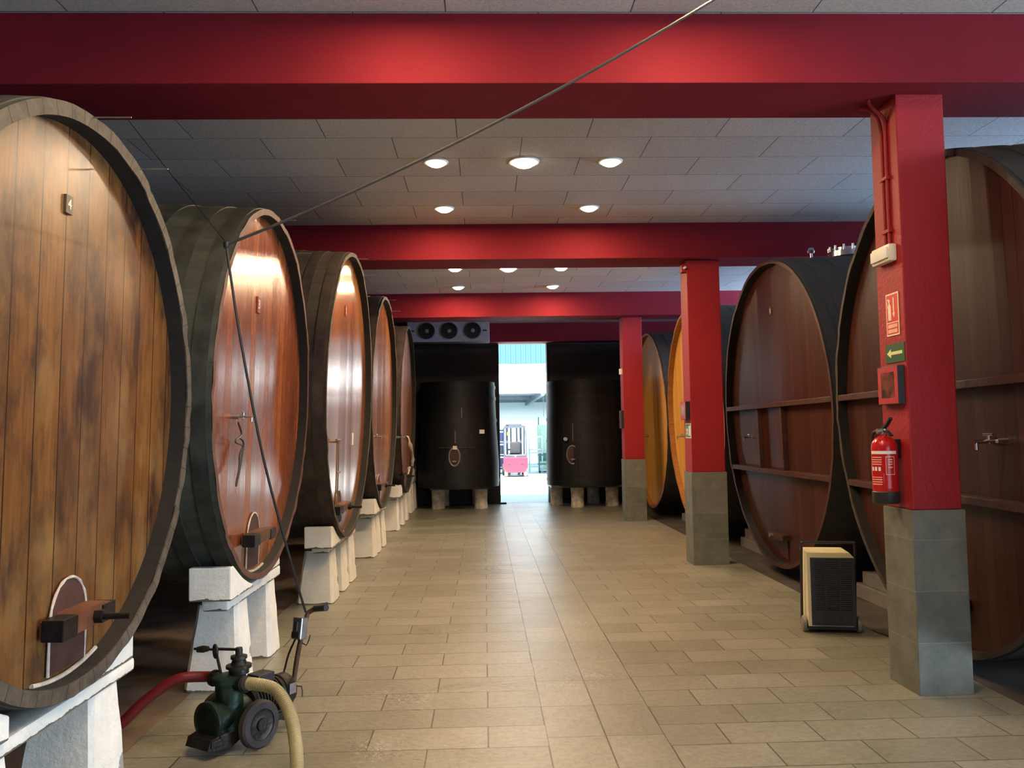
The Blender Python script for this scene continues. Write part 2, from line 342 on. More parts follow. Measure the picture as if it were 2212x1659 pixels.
bm = nb(); box(bm, XL, 1.9, -3.8, -3.6, -0.2, ZC); box(bm, 6.1, XR, -3.8, -3.6, -0.2, ZC); box(bm, 1.9, 6.1, -3.8, -3.6, 3.7, ZC)
struct('wall_front', bm, M_WALL, 'plaster wall behind the viewer with an open gateway')
bm = nb(); box(bm, XL, 0.372, YB, YB + .3, -0.2, ZC); box(bm, 1.56, XR, YB, YB + .3, -0.2, ZC); box(bm, 0.372, 1.56, YB, YB + .3, ZB + .01, ZC)
struct('wall_back', bm, M_DARKDOOR, 'dark end wall behind the upright black vats')
# sliding doors pulled apart
def board_door(name, x0, x1, label):
    bm = nb(); box(bm, x0, x1, YB - .07, YB - .01, 0.02, ZB - .02)
    o = struct(name, bm, M_DARKDOOR, label)
    fr = nb()
    for a in (x0, x1 - .07): box(fr, a, a + .07, YB - .085, YB - .07, 0.02, ZB - .02)
    for z in (0.05, 1.3, 2.6, ZB - .12): box(fr, x0 + .07, x1 - .07, YB - .085, YB - .07, z, z + .08)
    obj('door_frame', fr, M_IRON, o); return o
dl = board_door('door_1', -2.4, 0.385, 'dark brown sliding door leaf left of the bright opening')
obj('door_stop', bxm(0.16, 0.52, YB - .20, YB - .02, 0.0, 0.035), M_IRON, dl)
board_door('door_2', 1.56, 3.6, 'dark brown sliding door leaf right of the bright opening')
# beams
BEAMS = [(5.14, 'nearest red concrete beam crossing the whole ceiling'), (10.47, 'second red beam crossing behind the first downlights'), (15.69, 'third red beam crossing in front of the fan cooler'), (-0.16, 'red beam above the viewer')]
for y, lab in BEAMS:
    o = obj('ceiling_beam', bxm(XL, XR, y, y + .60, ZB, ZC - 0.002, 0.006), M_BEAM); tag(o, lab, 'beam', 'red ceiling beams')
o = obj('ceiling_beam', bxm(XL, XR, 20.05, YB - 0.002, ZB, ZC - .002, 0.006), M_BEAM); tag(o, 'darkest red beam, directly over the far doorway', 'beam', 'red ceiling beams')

# columns with slate cladding
def column(y, x0, label, dep=.39):
    t = thing('square_column', ((x0 + 3.08) / 2, y + dep / 2, 0), label, 'column', 'red square columns'); cx, cy = t.location.x, t.location.y
    hw = (3.08 - x0) / 2
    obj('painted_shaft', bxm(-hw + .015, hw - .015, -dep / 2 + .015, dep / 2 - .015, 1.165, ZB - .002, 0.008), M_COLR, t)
    obj('stone_cladding', bxm(-hw, hw, -dep / 2, dep / 2, 0.0, 1.165, 0.006), M_STONE, t)
    return t
c1 = column(5.30, 2.73, 'nearest red square column carrying the fire extinguisher')
c2 = column(10.58, 2.625, 'middle red column with a small green exit sign')
c3 = column(15.92, 2.67, 'farthest red column beside the right-hand black vat', .37)

# ------------------------------------------------------------------ casks
def cask(label, Xf, Yc, Zc, R, side, L, head, stave, rim, hoopm, feat, tilt=0.022, yaw=0.0, th=0.042, rec=0.075, hoops=(0.03, 0.24, 0.50, 0.86), group=None, stave_in=None):
    rot = Euler((0, tilt, (0 if side > 0 else PI) + yaw))
    base = Vector((Xf, Yc, Zc)) - rot.to_matrix() @ Vector((0, 0, R))
    t = thing('wooden_cask', base, label, 'cask', group, rot)
    C = Matrix.Translation((0, 0, R)) @ Matrix.Rotation(PI / 2, 4, 'Y')     # lathe z -> local x
    Cc = Matrix.Rotation(PI / 2, 4, 'Y')
    b = 0.025
    def rad(x): u = -x / L; return R + b * 4 * u * (1 - u)
    n = 14; prof = [(rad(-L * i / n), -L * i / n) for i in range(n, -1, -1)]
    bm = nb(); lathe(bm, [(0.0, -L + .1), (R - th, -L + .1), (R - th, -L)] + prof, 128, Cc)
    obj('staves', bm, stave, t, True).location = (0, 0, R)
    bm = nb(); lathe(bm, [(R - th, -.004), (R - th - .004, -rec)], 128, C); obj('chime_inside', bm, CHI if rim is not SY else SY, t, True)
    bm = nb(); lathe(bm, [(R, 0), (R + .001, 0.004), (R - th, 0.004), (R - th, -.004)], 128, Cc)
    # individual stave ends: shallow notches give the rim its uneven edge
    rr = random.Random(label)
    for v in bm.verts:
        a = math.atan2(v.co.z, v.co.y); k = int((a + PI) / (2 * PI) * 64); jr = random.Random(k * 31 + len(label)).uniform(-.006, .004)
        if v.co.x > -0.01: v.co.x += jr
    obj('rim', bm, rim, t, True).location = (0, 0, R)
    bm = nb(); lathe(bm, [(R - th, -rec), (0, -rec)], 128, C); obj('head', bm, head, t)
    for i, h in enumerate(hoops):
        w = 0.10
        bm = nb(); lathe(bm, [(rad(-h) - .002, -h), (rad(-h) + .006, -h), (rad(-h - w) + .006, -h - w), (rad(-h - w) - .002, -h - w)], 128, C)
        obj('hoop', bm, hoopm, t, True)
    def loc(y, z): return (y - Yc) * side, z - (Zc - R)
    hx = -rec
    for f in feat:
        k = f[0]
        if k == 'manway':
            _, y, zb, ln, w, top, bolt, sty = f; v, w0 = loc(y, zb); tp = top - (Zc - R)
            # board with a rounded top, reaching down to the rim
            bot = R - math.sqrt(max((R - th) ** 2 - (abs(v) + w / 2) ** 2, .01)) + .02
            arc = [(v + w / 2 * math.cos(a), tp - w / 2 * 1.15 + w / 2 * 1.15 * math.sin(a)) for a in [PI * i / 16 for i in range(17)]]
            poly = [(v - w / 2, bot), (v + w / 2, bot)] + arc
            obj('manway_door', prism(nb(), poly, hx, hx + .012, lambda a, b_, d: (d, a, b_)), M_PANEL, t)
            bs = nb(); pts = [(hx + .012, v + w / 2 + .004, bot)] + [(hx + .012, a * 1.0 + (.004 if a > v else -.004), b_ + .004) for a, b_ in arc] + [(hx + .012, v - w / 2 - .004, bot)]
            tube(bs, pts, lambda q: .0035 + .004 * abs(math.sin(q * 23)), 6, 1, smooth=False)
            al = [(hx + .010, -(R - th - .01) * math.sin(a) * 1.0, R - (R - th - .01) * math.cos(a)) for a in [(-v / R) + (i - 8) / 8 * (w * .95 / R) for i in range(17)]]
            tube(bs, al, .010, 6, 1, smooth=False)
            o = obj('sealing_putty', bs, M_SEAL, t, True); o['label'] = 'whitish sealing putty line'
            bar = nb(); poly = [(v - ln / 2, -.040), (v - ln / 2, .030), (v - ln * .1, .042), (v + ln * .35, .040), (v + ln / 2, .022), (v + ln / 2, -.032), (v, -.042)]
            prism(bar, poly, hx + .012, hx + .10, lambda a, b_, d: (d, a, w0 + b_))
            cb = obj('crossbar', bar, M_BARW if sty else M_DWOOD, t)
            for s in (-1, 1):
                st = nb(); a0, a1 = sorted((v + s * ln * .5 + s * .004, v + s * ln * .24)); box(st, hx + .02, hx + .106, a0, a1, w0 - .047, w0 + .038 if s < 0 else w0 + .03, .004)
                obj('iron_strap', st, M_IRON, cb)
            if bolt:
                bl = nb(); bv = v + side * ln * .12; cyl(bl, (hx + .09, bv, w0 - .005), (hx + .245, bv, w0 - .005), .014)
                cyl(bl, (hx + .10, bv, w0 - .005), (hx + .135, bv, w0 - .005), .030, seg=6)
                obj('clamp_bolt', bl, M_IRON, t, True)
        elif k == 'handle':
            v, w0 = loc(f[1], f[2]); hb = obj('crossbar', bxm(hx, hx + .09, v - .24, v + .24, w0 - .035, w0 + .035, .008), SR, t)
            obj('handle_screw', cyl(nb(), (hx + .09, v - .10, w0), (hx + .13, v - .10, w0), .025), M_STEEL, hb, True)
            obj('door_board', bxm(hx, hx + .012, v - .17, v + .17, max(.10, w0 - .30), w0 - .035), HR, t)
        elif k == 'plate':
            _, y, z, w, h, ch, pm, tm = f; v, w0 = loc(y, z)
            p = obj('number_plate', bxm(hx, hx + .012, v - w / 2, v + w / 2, w0 - h / 2, w0 + h / 2, .002), pm, t)
            if ch:
                M = Matrix.Translation((hx + .0125, v, w0)) @ Matrix(((0, 0, 1, 0), (1, 0, 0, 0), (0, 1, 0, 0), (0, 0, 0, 1)))
                obj('number', text_bm(ch, h * .8, .001, M), tm, p)
        elif k == 'tap':
            _, y, z, s = f[:4]; v, w0 = loc(y, z); b_ = nb()
            cyl(b_, (hx, v, w0), (hx + .05 * s, v, w0), .022 * s); cyl(b_, (hx + .05 * s, v, w0), (hx + .16 * s, v, w0), .011 * s)
            cyl(b_, (hx + .085 * s, v, w0 - .012), (hx + .085 * s, v, w0 + .035 * s), .009 * s); cyl(b_, (hx + .085 * s, v - .045 * s, w0 + .035 * s), (hx + .085 * s, v + .045 * s, w0 + .035 * s), .007 * s)
            cyl(b_, (hx + .15 * s, v, w0), (hx + .15 * s, v, w0 - .04 * s), .010 * s); obj('sampling_tap', b_, f[4] if len(f) > 4 else M_STEEL, t, True)
        elif k == 'rail':
            _, z = f; zz = z - (Zc - R); hc = math.sqrt((R - th) ** 2 - (zz - R) ** 2) - .004
            obj('rail', bxm(hx, hx + .085, -hc, hc, zz - .028, zz + .028, .006), SR, t)
        elif k == 'post':
            _, y, z0, z1 = f; v, w0 = loc(y, z0); w1 = z1 - (Zc - R)
            obj('post', bxm(hx, hx + .06, v - .03, v + .03, w0, w1, .005), SR, t)
        elif k == 'pin':
            _, a, ln = f; r = R - .01
            obj('rim_pin', cyl(nb(), (-.03, r * math.cos(a), R + r * math.sin(a)), (ln, r * math.cos(a), R + r * math.sin(a) + .004), .0035, seg=8), M_STEEL, t)
        elif k == 'putty':
            _, y, z, rr_ = f; v, w0 = loc(y, z)
            bb = nb(); lathe(bb, [(rr_ * .45, .014), (rr_ * .8, .010), (rr_, 0)], 24, Matrix.Translation((hx, v, w0)) @ Matrix.Rotation(PI / 2, 4, 'Y') @ Matrix.Diagonal((2.0, 1, 1, 1)))
            for q in bb.verts: q.co.z += random.uniform(-.008, .008)
            obj('putty_patch', bb, M_SEAL, t, True)
            cc = nb(); lathe(cc, [(0, .020), (rr_ * .35, .016), (rr_ * .45, 0)], 20, Matrix.Translation((hx, v, w0)) @ Matrix.Rotation(PI / 2, 4, 'Y')); obj('bung', cc, M_DWOOD, t, True)
        elif k == 'cord':
            pts = [loc(p[0], p[1]) for p in f[1]]
            obj('hanging_cord', tube(nb(), [(hx + .05 + .01 * math.sin(i), a, b_) for i, (a, b_) in enumerate(pts)], .006, 8), M_BLACK, t, True)
        elif k == 'pipe':
            _, y, z0, z1 = f; v, w0 = loc(y, z0); w1 = z1 - (Zc - R); pb = nb()
            for dv in (-.05, .05): cyl(pb, (hx + .06, v + dv, w0), (hx + .06, v + dv, w1), .007)
            cyl(pb, (hx, v - .05, w1 - .02), (hx + .07, v - .05, w1 - .02), .010); cyl(pb, (hx + .06, v - .10, w1), (hx + .06, v + .12, w1), .012)
            cyl(pb, (hx + .06, v - .02, (w0 + w1) / 2), (hx + .06, v + .14, (w0 + w1) / 2), .012)
            obj('level_gauge', pb, M_BRASS, t, True)
        elif k == 'card':
            _, y, z, w, h = f; v, w0 = loc(y, z)
            obj('paper_card', bxm(hx + .002, hx + .006, v - w / 2, v + w / 2, w0 - h / 2, w0 + h / 2), M_WHITE, t)
    return t
GL = 'casks of the left row'; GR = 'casks of the right row'
M_PLB = plain('dark_number_plate', (0.10, 0.075, 0.05), 0.5); M_PLR = plain('red_number_plate', (0.22, 0.03, 0.02), 0.5)
cask('huge ochre oak cask numbered 4, nearest on the left', -1.66, 3.58, 1.865, 1.207, 1, 4.2, H1, SG, RIM, HOOP,
     [('manway', 3.62, 0.955, .46, .30, 1.12, True, 1), ('plate', 3.50, 2.68, .055, .078, '4', M_PLB, M_SIGNW), ('putty', 3.03, 1.69, .05), ('pin', 1.62, .16), ('pin', 1.22, .14)], group=GL, rec=.085, th=.058)
cask('red varnished cask numbered 3 with a dangling cord loop', -1.60, 6.34, 2.025, 1.36, 1, 4.2, H2, SG, RIM2, HOOP,
     [('manway', 6.24, 0.98, .60, .32, 1.14, False, 0), ('plate', 6.17, 2.67, .07, .12, '3', M_PLR, M_SIGNW), ('tap', 5.66, 1.84, .85), ('pin', 1.10, .14), ('pin', 1.50, .12),
      ('cord', [(5.62, 1.80), (5.68, 1.72), (5.55, 1.68), (5.62, 1.66), (5.78, 1.64), (5.72, 1.58), (5.70, 1.50), (5.62, 1.42), (5.60, 1.38), (5.66, 1.44), (5.74, 1.52), (5.80, 1.66), (5.66, 1.70)])], tilt=.035, group=GL)
cask('glossy orange cask mirroring the doorway, with a white card', -1.45, 9.33, 2.157, 1.557, 1, 4.2, H3, SB, RIM, HOOPB,
     [('manway', 8.95, 0.95, .85, .40, 1.12, True, 1), ('plate', 9.13, 3.06, .06, .11, '2', M_PLR, M_SIGNW), ('pipe', 8.55, 1.0, 1.66), ('card', 9.85, 1.66, .09, .14), ('pin', 1.2, .14), ('pin', 1.5, .12)], tilt=.03, group=GL)
cask('narrow-looking orange cask, fourth of the left row', -1.46, 12.58, 2.195, 1.57, 1, 4.2, H3, SB, RIM, HOOPB,
     [('manway', 12.3, 0.97, .85, .40, 1.12, True, 1), ('tap', 11.55, 1.68, .9), ('pin', 1.2, .14), ('pin', 1.5, .12)], tilt=.02, group=GL)
c5 = cask('brown cask with rags hung on its tap, fifth on the left', -1.43, 16.05, 2.19, 1.58, 1, 4.2, H5, SB, RIMD, HOOPB,
     [('manway', 15.4, 0.95, .85, .40, 1.12, True, 0), ('tap', 14.55, 1.66, 1.1), ('pin', 1.2, .14)], tilt=.02, group=GL)
cask('blackened cask, last of the left row beside the vat', -1.58, 18.92, 2.05, 1.14, 1, 3.6, H6, SB, RIMD, HOOPB, [('manway', 18.6, 1.15, .6, .36, 1.3, False, 0)], tilt=0, group=GL)

cask('dark mahogany cask passing behind the nearest red column', 3.25, 6.02, 1.875, 1.79, -1, 4.2, HR, SD, RIMD, SD,
     [('rail', 1.98), ('rail', 1.20), ('post', 6.75, 1.23, 1.95), ('tap', 5.20, 1.60, 1.25, M_CHROME), ('handle', 6.0, .46)], yaw=-.05, group=GR, rec=.085)
r2 = cask('dark mahogany cask with rails and posts between two columns', 3.35, 9.69, 1.884, 1.78, -1, 4.2, HR, SD, SR, SD,
     [('rail', 1.98), ('rail', 1.20), ('post', 10.24, 1.23, 1.95), ('post', 9.43, 1.23, 1.95), ('tap', 10.51, 1.60, 1.0, M_CHROME), ('plate', 9.70, 3.09, .055, .085, '5', M_PLB, M_WHITE), ('handle', 9.72, .455)], group=GR, rec=.085)
cask('honey yellow cask half hidden by the middle column', 3.36, 13.36, 1.90, 1.77, -1, 4.2, HY, SD, SY, SD, [('tap', 14.1, 1.6, 1.2)], tilt=.03, group=GR, rec=.085)
cask('honey yellow cask showing a thin sliver beside the farthest column', 3.38, 17.1, 1.92, 1.78, -1, 4.2, HY, SD, SY, SD, [('tap', 17.6, 1.6, 1.2)], tilt=.02, group=GR, rec=.085)
# steel hatch and air valve on top of the second right cask
bm = nb(); lathe(bm, [(0, 0), (.26, 0), (.26, .08), (.21, .10), (.21, .13), (0, .15)], 40); hat = obj('top_hatch', bm, M_CHROME, r2, True)
hat.location = (-1.02, 0, 3.595); hat.scale = (.8, .8, .8)
for k in range(12): obj('clamp_knob', cyl(nb(), (.24 * math.cos(k * PI / 6), .24 * math.sin(k * PI / 6), .08), (.24 * math.cos(k * PI / 6), .24 * math.sin(k * PI / 6), .16), .018), M_CHROME, hat, True)
bm = nb(); cyl(bm, (0, 0, 0), (0, 0, .06), .02); lathe(bm, [(0, .05), (.035, .06), (.045, .09), (.03, .12), (0, .125)], 20); o = obj('air_valve', bm, M_CHROME, r2, True); o.location = (-.60, 0, 3.60)

# rags on the fifth cask
def cloth(name, pts, w, label):
    bm = nb(); P = smooth_path(pts, 6); rows = []; rg = random.Random(3)
    for i, p in enumerate(P):
        ww = w(i / (len(P) - 1)); rows.append([bm.verts.new(p + Vector((.03 * math.sin(k * 1.7 + i * .5) + .03, (k / 6 - .5) * ww, rg.uniform(-.01, .01)))) for k in range(7)])
    for A, B in zip(rows[:-1], rows[1:]):
        for k in range(6): bm.faces.new((A[k], A[k + 1], B[k + 1], B[k]))
    o = obj(name, bm, M_RAG, None, True); md = o.modifiers.new('s', 'SOLIDIFY'); md.thickness = .012; md2 = o.modifiers.new('u', 'SUBSURF'); md2.levels = 1; md2.render_levels = 1
    return tag(o, label, 'rag')
cloth('rag', [(-1.37, 14.55, 1.68), (-1.34, 14.72, 1.56), (-1.33, 14.95, 1.46), (-1.34, 15.35, 1.30), (-1.35, 15.45, 1.2), (-1.36, 15.5, 1.13)], lambda t: .42 * (1 - t) ** 1.5 + .03, 'long cream rag hanging down from the tap of a cask')
cloth('rag', [(-1.42, 15.30, .99), (-1.41, 15.38, 1.08), (-1.43, 15.55, 1.10), (-1.44, 15.7, 1.02)], lambda t: .28, 'small crumpled cream rag lying on a cask crossbar')

# ------------------------------------------------------------------ cradles of the left row
def frustum(bm, x0, x1, y0, y1, h, tx0, tx1, ty):
    cs = []
    nz = 5
    for k in range(nz + 1):
        t = k / nz; a0 = x0 + (tx0) * t; a1 = x1 - (tx1) * t; b0 = y0 + ty * t; b1 = y1 - ty * t; e = .022; z = h * t
        cs.append([bm.verts.new((x + random.uniform(-.003, .003), y + random.uniform(-.003, .003), z)) for x, y in ((a0 + e, b0), (a1 - e, b0), (a1, b0 + e), (a1, b1 - e), (a1 - e, b1), (a0 + e, b1), (a0, b1 - e), (a0, b0 + e))])
    for A, B in zip(cs[:-1], cs[1:]):
        for k in range(8): bm.faces.new((A[k], A[(k + 1) % 8], B[(k + 1) % 8], B[k]))
    bm.faces.new(cs[0][::-1]); bm.faces.new(cs[-1]); return bm
def pier(x1, y0, y1, h, label, grp, w=.37):
    bm = frustum(nb(), -w / 2, w / 2, 0, y1 - y0, h, .07, .03, .06); o = obj('concrete_pier', bm, M_LIME); o.location = (x1 - w / 2, y0, 0)
    return tag(o, label, 'pier', grp)
def beamy(x0, x1, y0, y1, z0, z1, label):
    bm = nb(); box(bm, 0, x1 - x0, 0, y1 - y0, 0, z1 - z0, .018); o = obj('bolster_beam', bm, M_LIME, None, True); o.location = (x0, y0, z0); return tag(o, label, 'beam')
def chock(x0, x1, y0, y1, z0, Yc, Zc, R, label):
    """block whose cask side is cut to the curve of the staves"""
    def zs(y): return Zc - math.sqrt(max((R + .030) ** 2 - (y - Yc) ** 2, 0))
    top = z0 + .215; n = 8; near = y0 < Yc; ys = [y0 + (y1 - y0) * i / n for i in range(n + 1)]
    poly = [(y0, z0), (y1, z0)] + [(y, min(top, max(zs(y), z0 + .015))) for y in reversed(ys)]
    bm = prism(nb(), [(a - y0, b - z0) for a, b in poly], 0, x1 - x0, lambda a, b, d: (d, a, b)); o = obj('chock_block', bm, M_LIME); o.location = (x0, y0, z0)
    bv = o.modifiers.new('b', 'BEVEL'); bv.width = .008; bv.segments = 2
    return tag(o, label, 'chock')
ORD = {1: 'the nearest ochre cask', 2: 'the cask with the cord loop', 3: 'the cask with the white card', 4: 'the fourth left cask', 5: 'the cask with the rags', 6: 'the last blackened cask'}
CR = {1: (-1.70, [(2.82, 3.20), (3.74, 4.12)], 2.55, 4.22, 3.58, 1.865, 1.207, .575, .064),
      2: (-1.67, [(5.78, 6.16), (6.61, 6.93)], 5.60, 7.02, 6.34, 2.025, 1.36, .565, .085),
      3: (-1.55, [(8.64, 9.03), (9.30, 9.68), (9.85, 10.23)], 8.50, 10.25, 9.33, 2.157, 1.557, .53, .058),
      4: (-1.54, [(11.80, 12.12), (12.25, 12.59), (12.88, 13.22)], 11.7, 13.35, 12.58, 2.195, 1.57, .55, .060),
      5: (-1.53, [(15.0, 15.31), (15.92, 16.25), (16.74, 17.07)], 14.95, 17.1, 16.05, 2.19, 1.58, .55, .045),
      6: (-1.58, [(18.25, 18.58), (18.75, 19.08), (19.45, 19.78)], 18.2, 19.8, 18.92, 2.05, 1.14, .62, .20)}
WORDS = {2: ['near', 'far'], 3: ['near', 'middle', 'far']}
for k, (x1, ps, y0, y1, Yc, Zc, R, h, bh) in CR.items():
    for i, (a, b) in enumerate(ps):
        pier(x1, a, b, h, '%s white tapered pier at the front of %s' % (WORDS[len(ps)][i], ORD[k]), 'limewashed piers of the left row')
    beamy(x1 - .19, x1 - .02, y0, y1, h, h + bh, 'white beam across the front piers of %s' % ORD[k])
    zt = h + bh; cw = .30
    if k != 1: chock(x1 - .24, x1 + .03, y0 - .10, y0 + .42, zt, Yc, Zc, R, 'white chock block wedged on the near side under %s' % ORD[k])
    else: chock(x1 - .24, x1 + .0, y0 + .05, y0 + .55, zt, Yc, Zc, R, 'white chock block wedged on the near side under %s' % ORD[k])
    chock(x1 - .24, x1 - .02, y1 - .38, y1 - .02, zt, Yc, Zc, R, 'white chock block wedged on the far side under %s' % ORD[k])
    xb = -1.5 - 3.4; hb = h + .02
    for i, (a, b) in enumerate((ps[0], ps[-1])):
        pier(xb, a, b, hb, '%s dim pier at the back end of %s' % (WORDS[2][i], ORD[k]), 'rear piers of the left row')
    beamy(xb - .30, xb, y0, y1, hb, hb + bh + .0, 'beam across the rear piers of %s' % ORD[k])
# low plinth blocks of the right row
for i, (y, s) in enumerate(((3.75, 'before the cask behind the nearest column'), (7.15, 'between the two mahogany casks'), (10.95, 'between the mahogany and yellow casks'), (14.6, 'between the two yellow casks'))):
    for x, dd in ((3.75, 'front'), (6.6, 'back')):
        bm = nb(); box(bm, 0, .35, 0, 1.35, -.012, .13, .01); box(bm, .03, .32, .12, 1.23, .13, .26, .01); o = obj('cradle_block', bm, plain('grey_cradle_concrete', (0.16, 0.155, 0.14), .8) if i == 0 and x < 5 else bpy.data.materials['grey_cradle_concrete'])
        o.location = (x, y, 0); tag(o, 'low grey concrete cradle block, %s one %s' % (dd, s), 'block', 'cradle blocks of the right row')

# ------------------------------------------------------------------ upright black vats
M_VHOOP = plain('tarred_hoop', (0.010, 0.010, 0.011), .5, .2, .3)
def vat(x, y, R0, R1, label, fx, card):
    t = thing('upright_vat', (x, y, 0.50), label, 'vat', 'black upright vats')
    bm = nb(); H = 2.38; lathe(bm, [(0, .06), (R0 - .04, .06), (R0 - .04, 0), (R0, 0), (R0 + .01, .5), (R0 + (R1 - R0) * .6, H * .6), (R1, H), (R1 - .04, H), (R1 - .04, H - .06), (0, H - .06)], 96)
    obj('staves', bm, M_VAT, t, True)
    for z in (.12, .55, 1.0, 1.5, 2.0, 2.26):
        r = R0 + (R1 - R0) * z / H + .010; obj('hoop', lathe(nb(), [(r - .006, z - .035), (r + .004, z - .035), (r + .004, z + .035), (r - .006, z + .035)], 96), M_VHOOP, t, True)
    yf = -math.sqrt(R0 ** 2 - fx ** 2) + .02
    bm = nb(); ring = [(fx + .12 * math.cos(a), yf - .035, .70 + .20 * math.sin(a)) for a in [2 * PI * i / 40 for i in range(41)]]; tube(bm, ring, .016, 8, 1, smooth=False)
    obj('manway_ring', bm, M_STEEL, t, True)
    bm = nb(); lathe(bm, [(0, .03), (.11, .02), (.115, 0), (0, 0)], 32, Matrix.Translation((fx, yf - .01, .70)) @ Matrix.Rotation(PI / 2, 4, 'X') @ Matrix.Diagonal((1, 1.7, 1, 1))); obj('manway_door', bm, M_PANEL, t, True)
    bm = nb(); cyl(bm, (fx, yf - .03, .60), (fx, yf - .12, .60), .02); cyl(bm, (fx - .05, yf - .10, .60), (fx + .05, yf - .10, .60), .012); obj('drain_valve', bm, M_STEEL, t, True)
    bm = nb(); cyl(bm, (fx + .02, yf - .03, 1.0), (fx + .02, yf - .03, 1.28 if card else 1.4), .014 if card else .008); obj('level_gauge', bm, M_STEEL, t, True)
    if card:
        bm = nb(); cyl(bm, (fx - .38, yf - .035, .905), (fx + .46, yf - .035, .90), .008); obj('clamp_rod', bm, M_RUST, t, True)
        obj('paper_card', bxm(fx - .03, fx + .06, yf - .06, yf - .055, .86, .94), M_WHITE, t)
        obj('paper_card', bxm(.50, .61, -.80, -.795, 1.20, 1.29), M_WHITE, t)
        bm = nb(); cyl(bm, (fx + .17, yf - .02, 1.55), (fx + .17, yf - .02, 1.78), .008); obj('thermometer', bm, M_STEEL, t, True)
    else:
        bm = nb(); lathe(bm, [(0, .03), (.04, .03), (.05, 0)], 20, Matrix.Translation((fx - .14, yf - .005, 1.05)) @ Matrix.Rotation(PI / 2, 4, 'X')); obj('dial', bm, M_STEEL, t, True)
    return t
vat(-.60, 19.47, .93, .86, 'upright black vat standing left of the bright doorway', -.06, True)
vat(2.38, 19.47, .93, .90, 'upright black vat standing right of the bright doorway', -.42, False)
M_FOOT = plain('stained_concrete_foot', (0.60, 0.56, 0.46), .85, 0, .45, 7, .5)
for x, y, lab in ((-1.07, 19.35, 'stubby stained round concrete block at the front left of the left vat'), (-.09, 19.25, 'stubby stained round concrete block at the front right of the left vat'),
                  (-1.0, 20.15, 'stubby round concrete block at the back left of the left vat'), (-.15, 20.15, 'stubby round concrete block at the back right of the left vat'),
                  (1.68, 19.72, 'stubby round concrete block at the left of the right vat'), (2.11, 19.12, 'stubby pale round concrete block at the front of the right vat'),
                  (2.93, 19.30, 'stubby round concrete block at the right of the right vat'), (2.6, 20.1, 'stubby round concrete block at the back of the right vat')):
    bm = nb(); lathe(bm, [(0, 0), (.150, 0), (.152, .03), (.142, .16), (.150, .28), (.155, .42), (.15, .452), (0, .452)], 28)
    for v in bm.verts:
        if v.co.x or v.co.y: v.co.x += random.uniform(-.004, .004); v.co.y += random.uniform(-.004, .004)
    o = obj('concrete_block', bm, M_FOOT, None, True); o.location = (x, y, 0); tag(o, lab, 'block', 'round blocks under the black vats')
for x0, x1, y0, y1, lab in ((-1.24, .09, 18.95, 20.30, 'steel plate carrying the left black vat'), (1.50, 3.14, 18.85, 20.28, 'steel plate carrying the right black vat')):
    o = obj('base_plate', bxm(x0, x1, y0, y1, .452, .50, .004), plain('dull_plate', (.09, .085, .08), .5, .5)); tag(o, lab, 'plate')

# ------------------------------------------------------------------ fan cooler
t = thing('fan_cooler', (-.80, 19.75, 3.885), 'long grey evaporator cooler with three round fans under the ceiling', 'cooler')
M_COOL = plain('pale_grey_sheet', (0.34, 0.34, 0.37), .5, .1, .12)
obj('casing', bxm(-.965, .965, -.20, .28, .0, .45, .01), M_COOL, t); obj('drip_tray', bxm(-.95, .95, -.22, .28, -.025, .0, .006), M_COOL, t)
for k, fx in enumerate((-.51, 0.02, .57)):
    g = nb(); lathe(g, [(.185, .0), (.195, .03), (.175, .035), (.17, 0)], 48, Matrix.Translation((fx, -.20, .235)) @ Matrix.Rotation(PI / 2, 4, 'X'))
    f = obj('fan', g, M_BLACK, t, True)
    g = nb(); lathe(g, [(0, .004), (.172, .004)], 40, Matrix.Translation((fx, -.20, .235)) @ Matrix.Rotation(PI / 2, 4, 'X')); obj('fan_well', g, M_BLACK, f)
    g = nb(); lathe(g, [(0, .035), (.045, .03), (.052, .005)], 28, Matrix.Translation((fx, -.20, .235)) @ Matrix.Rotation(PI / 2, 4, 'X')); obj('fan_hub', g, M_STEEL, f, True)
    g = nb()
    for r in (.075, .10, .125, .15): tube(g, [(fx + r * math.cos(a), -.232, .235 + r * math.sin(a)) for a in [2 * PI * i / 36 for i in range(37)]], .0025, 5, 1, smooth=False)
    for i in range(8): cyl(g, (fx + .04 * math.cos(i * PI / 4), -.232, .235 + .04 * math.sin(i * PI / 4)), (fx + .18 * math.cos(i * PI / 4), -.230, .235 + .18 * math.sin(i * PI / 4)), .0025, seg=6)
    obj('fan_guard', g, M_IRON, f)
for xx in (-.85, .85): obj('label_plate', bxm(xx - .05, xx + .05, -.205, -.2, .22, .255), M_BLACK, t)
g = nb(); tube(g, [(-.96, .0, .34), (-1.1, .0, .34), (-1.25, .0, .33), (-1.5, .1, .33)], .012, 8); tube(g, [(-.96, .0, .26), (-1.1, .0, .26), (-1.25, .0, .25), (-1.5, .1, .25)], .016, 8); obj('coolant_pipe', g, M_STEEL, t, True)

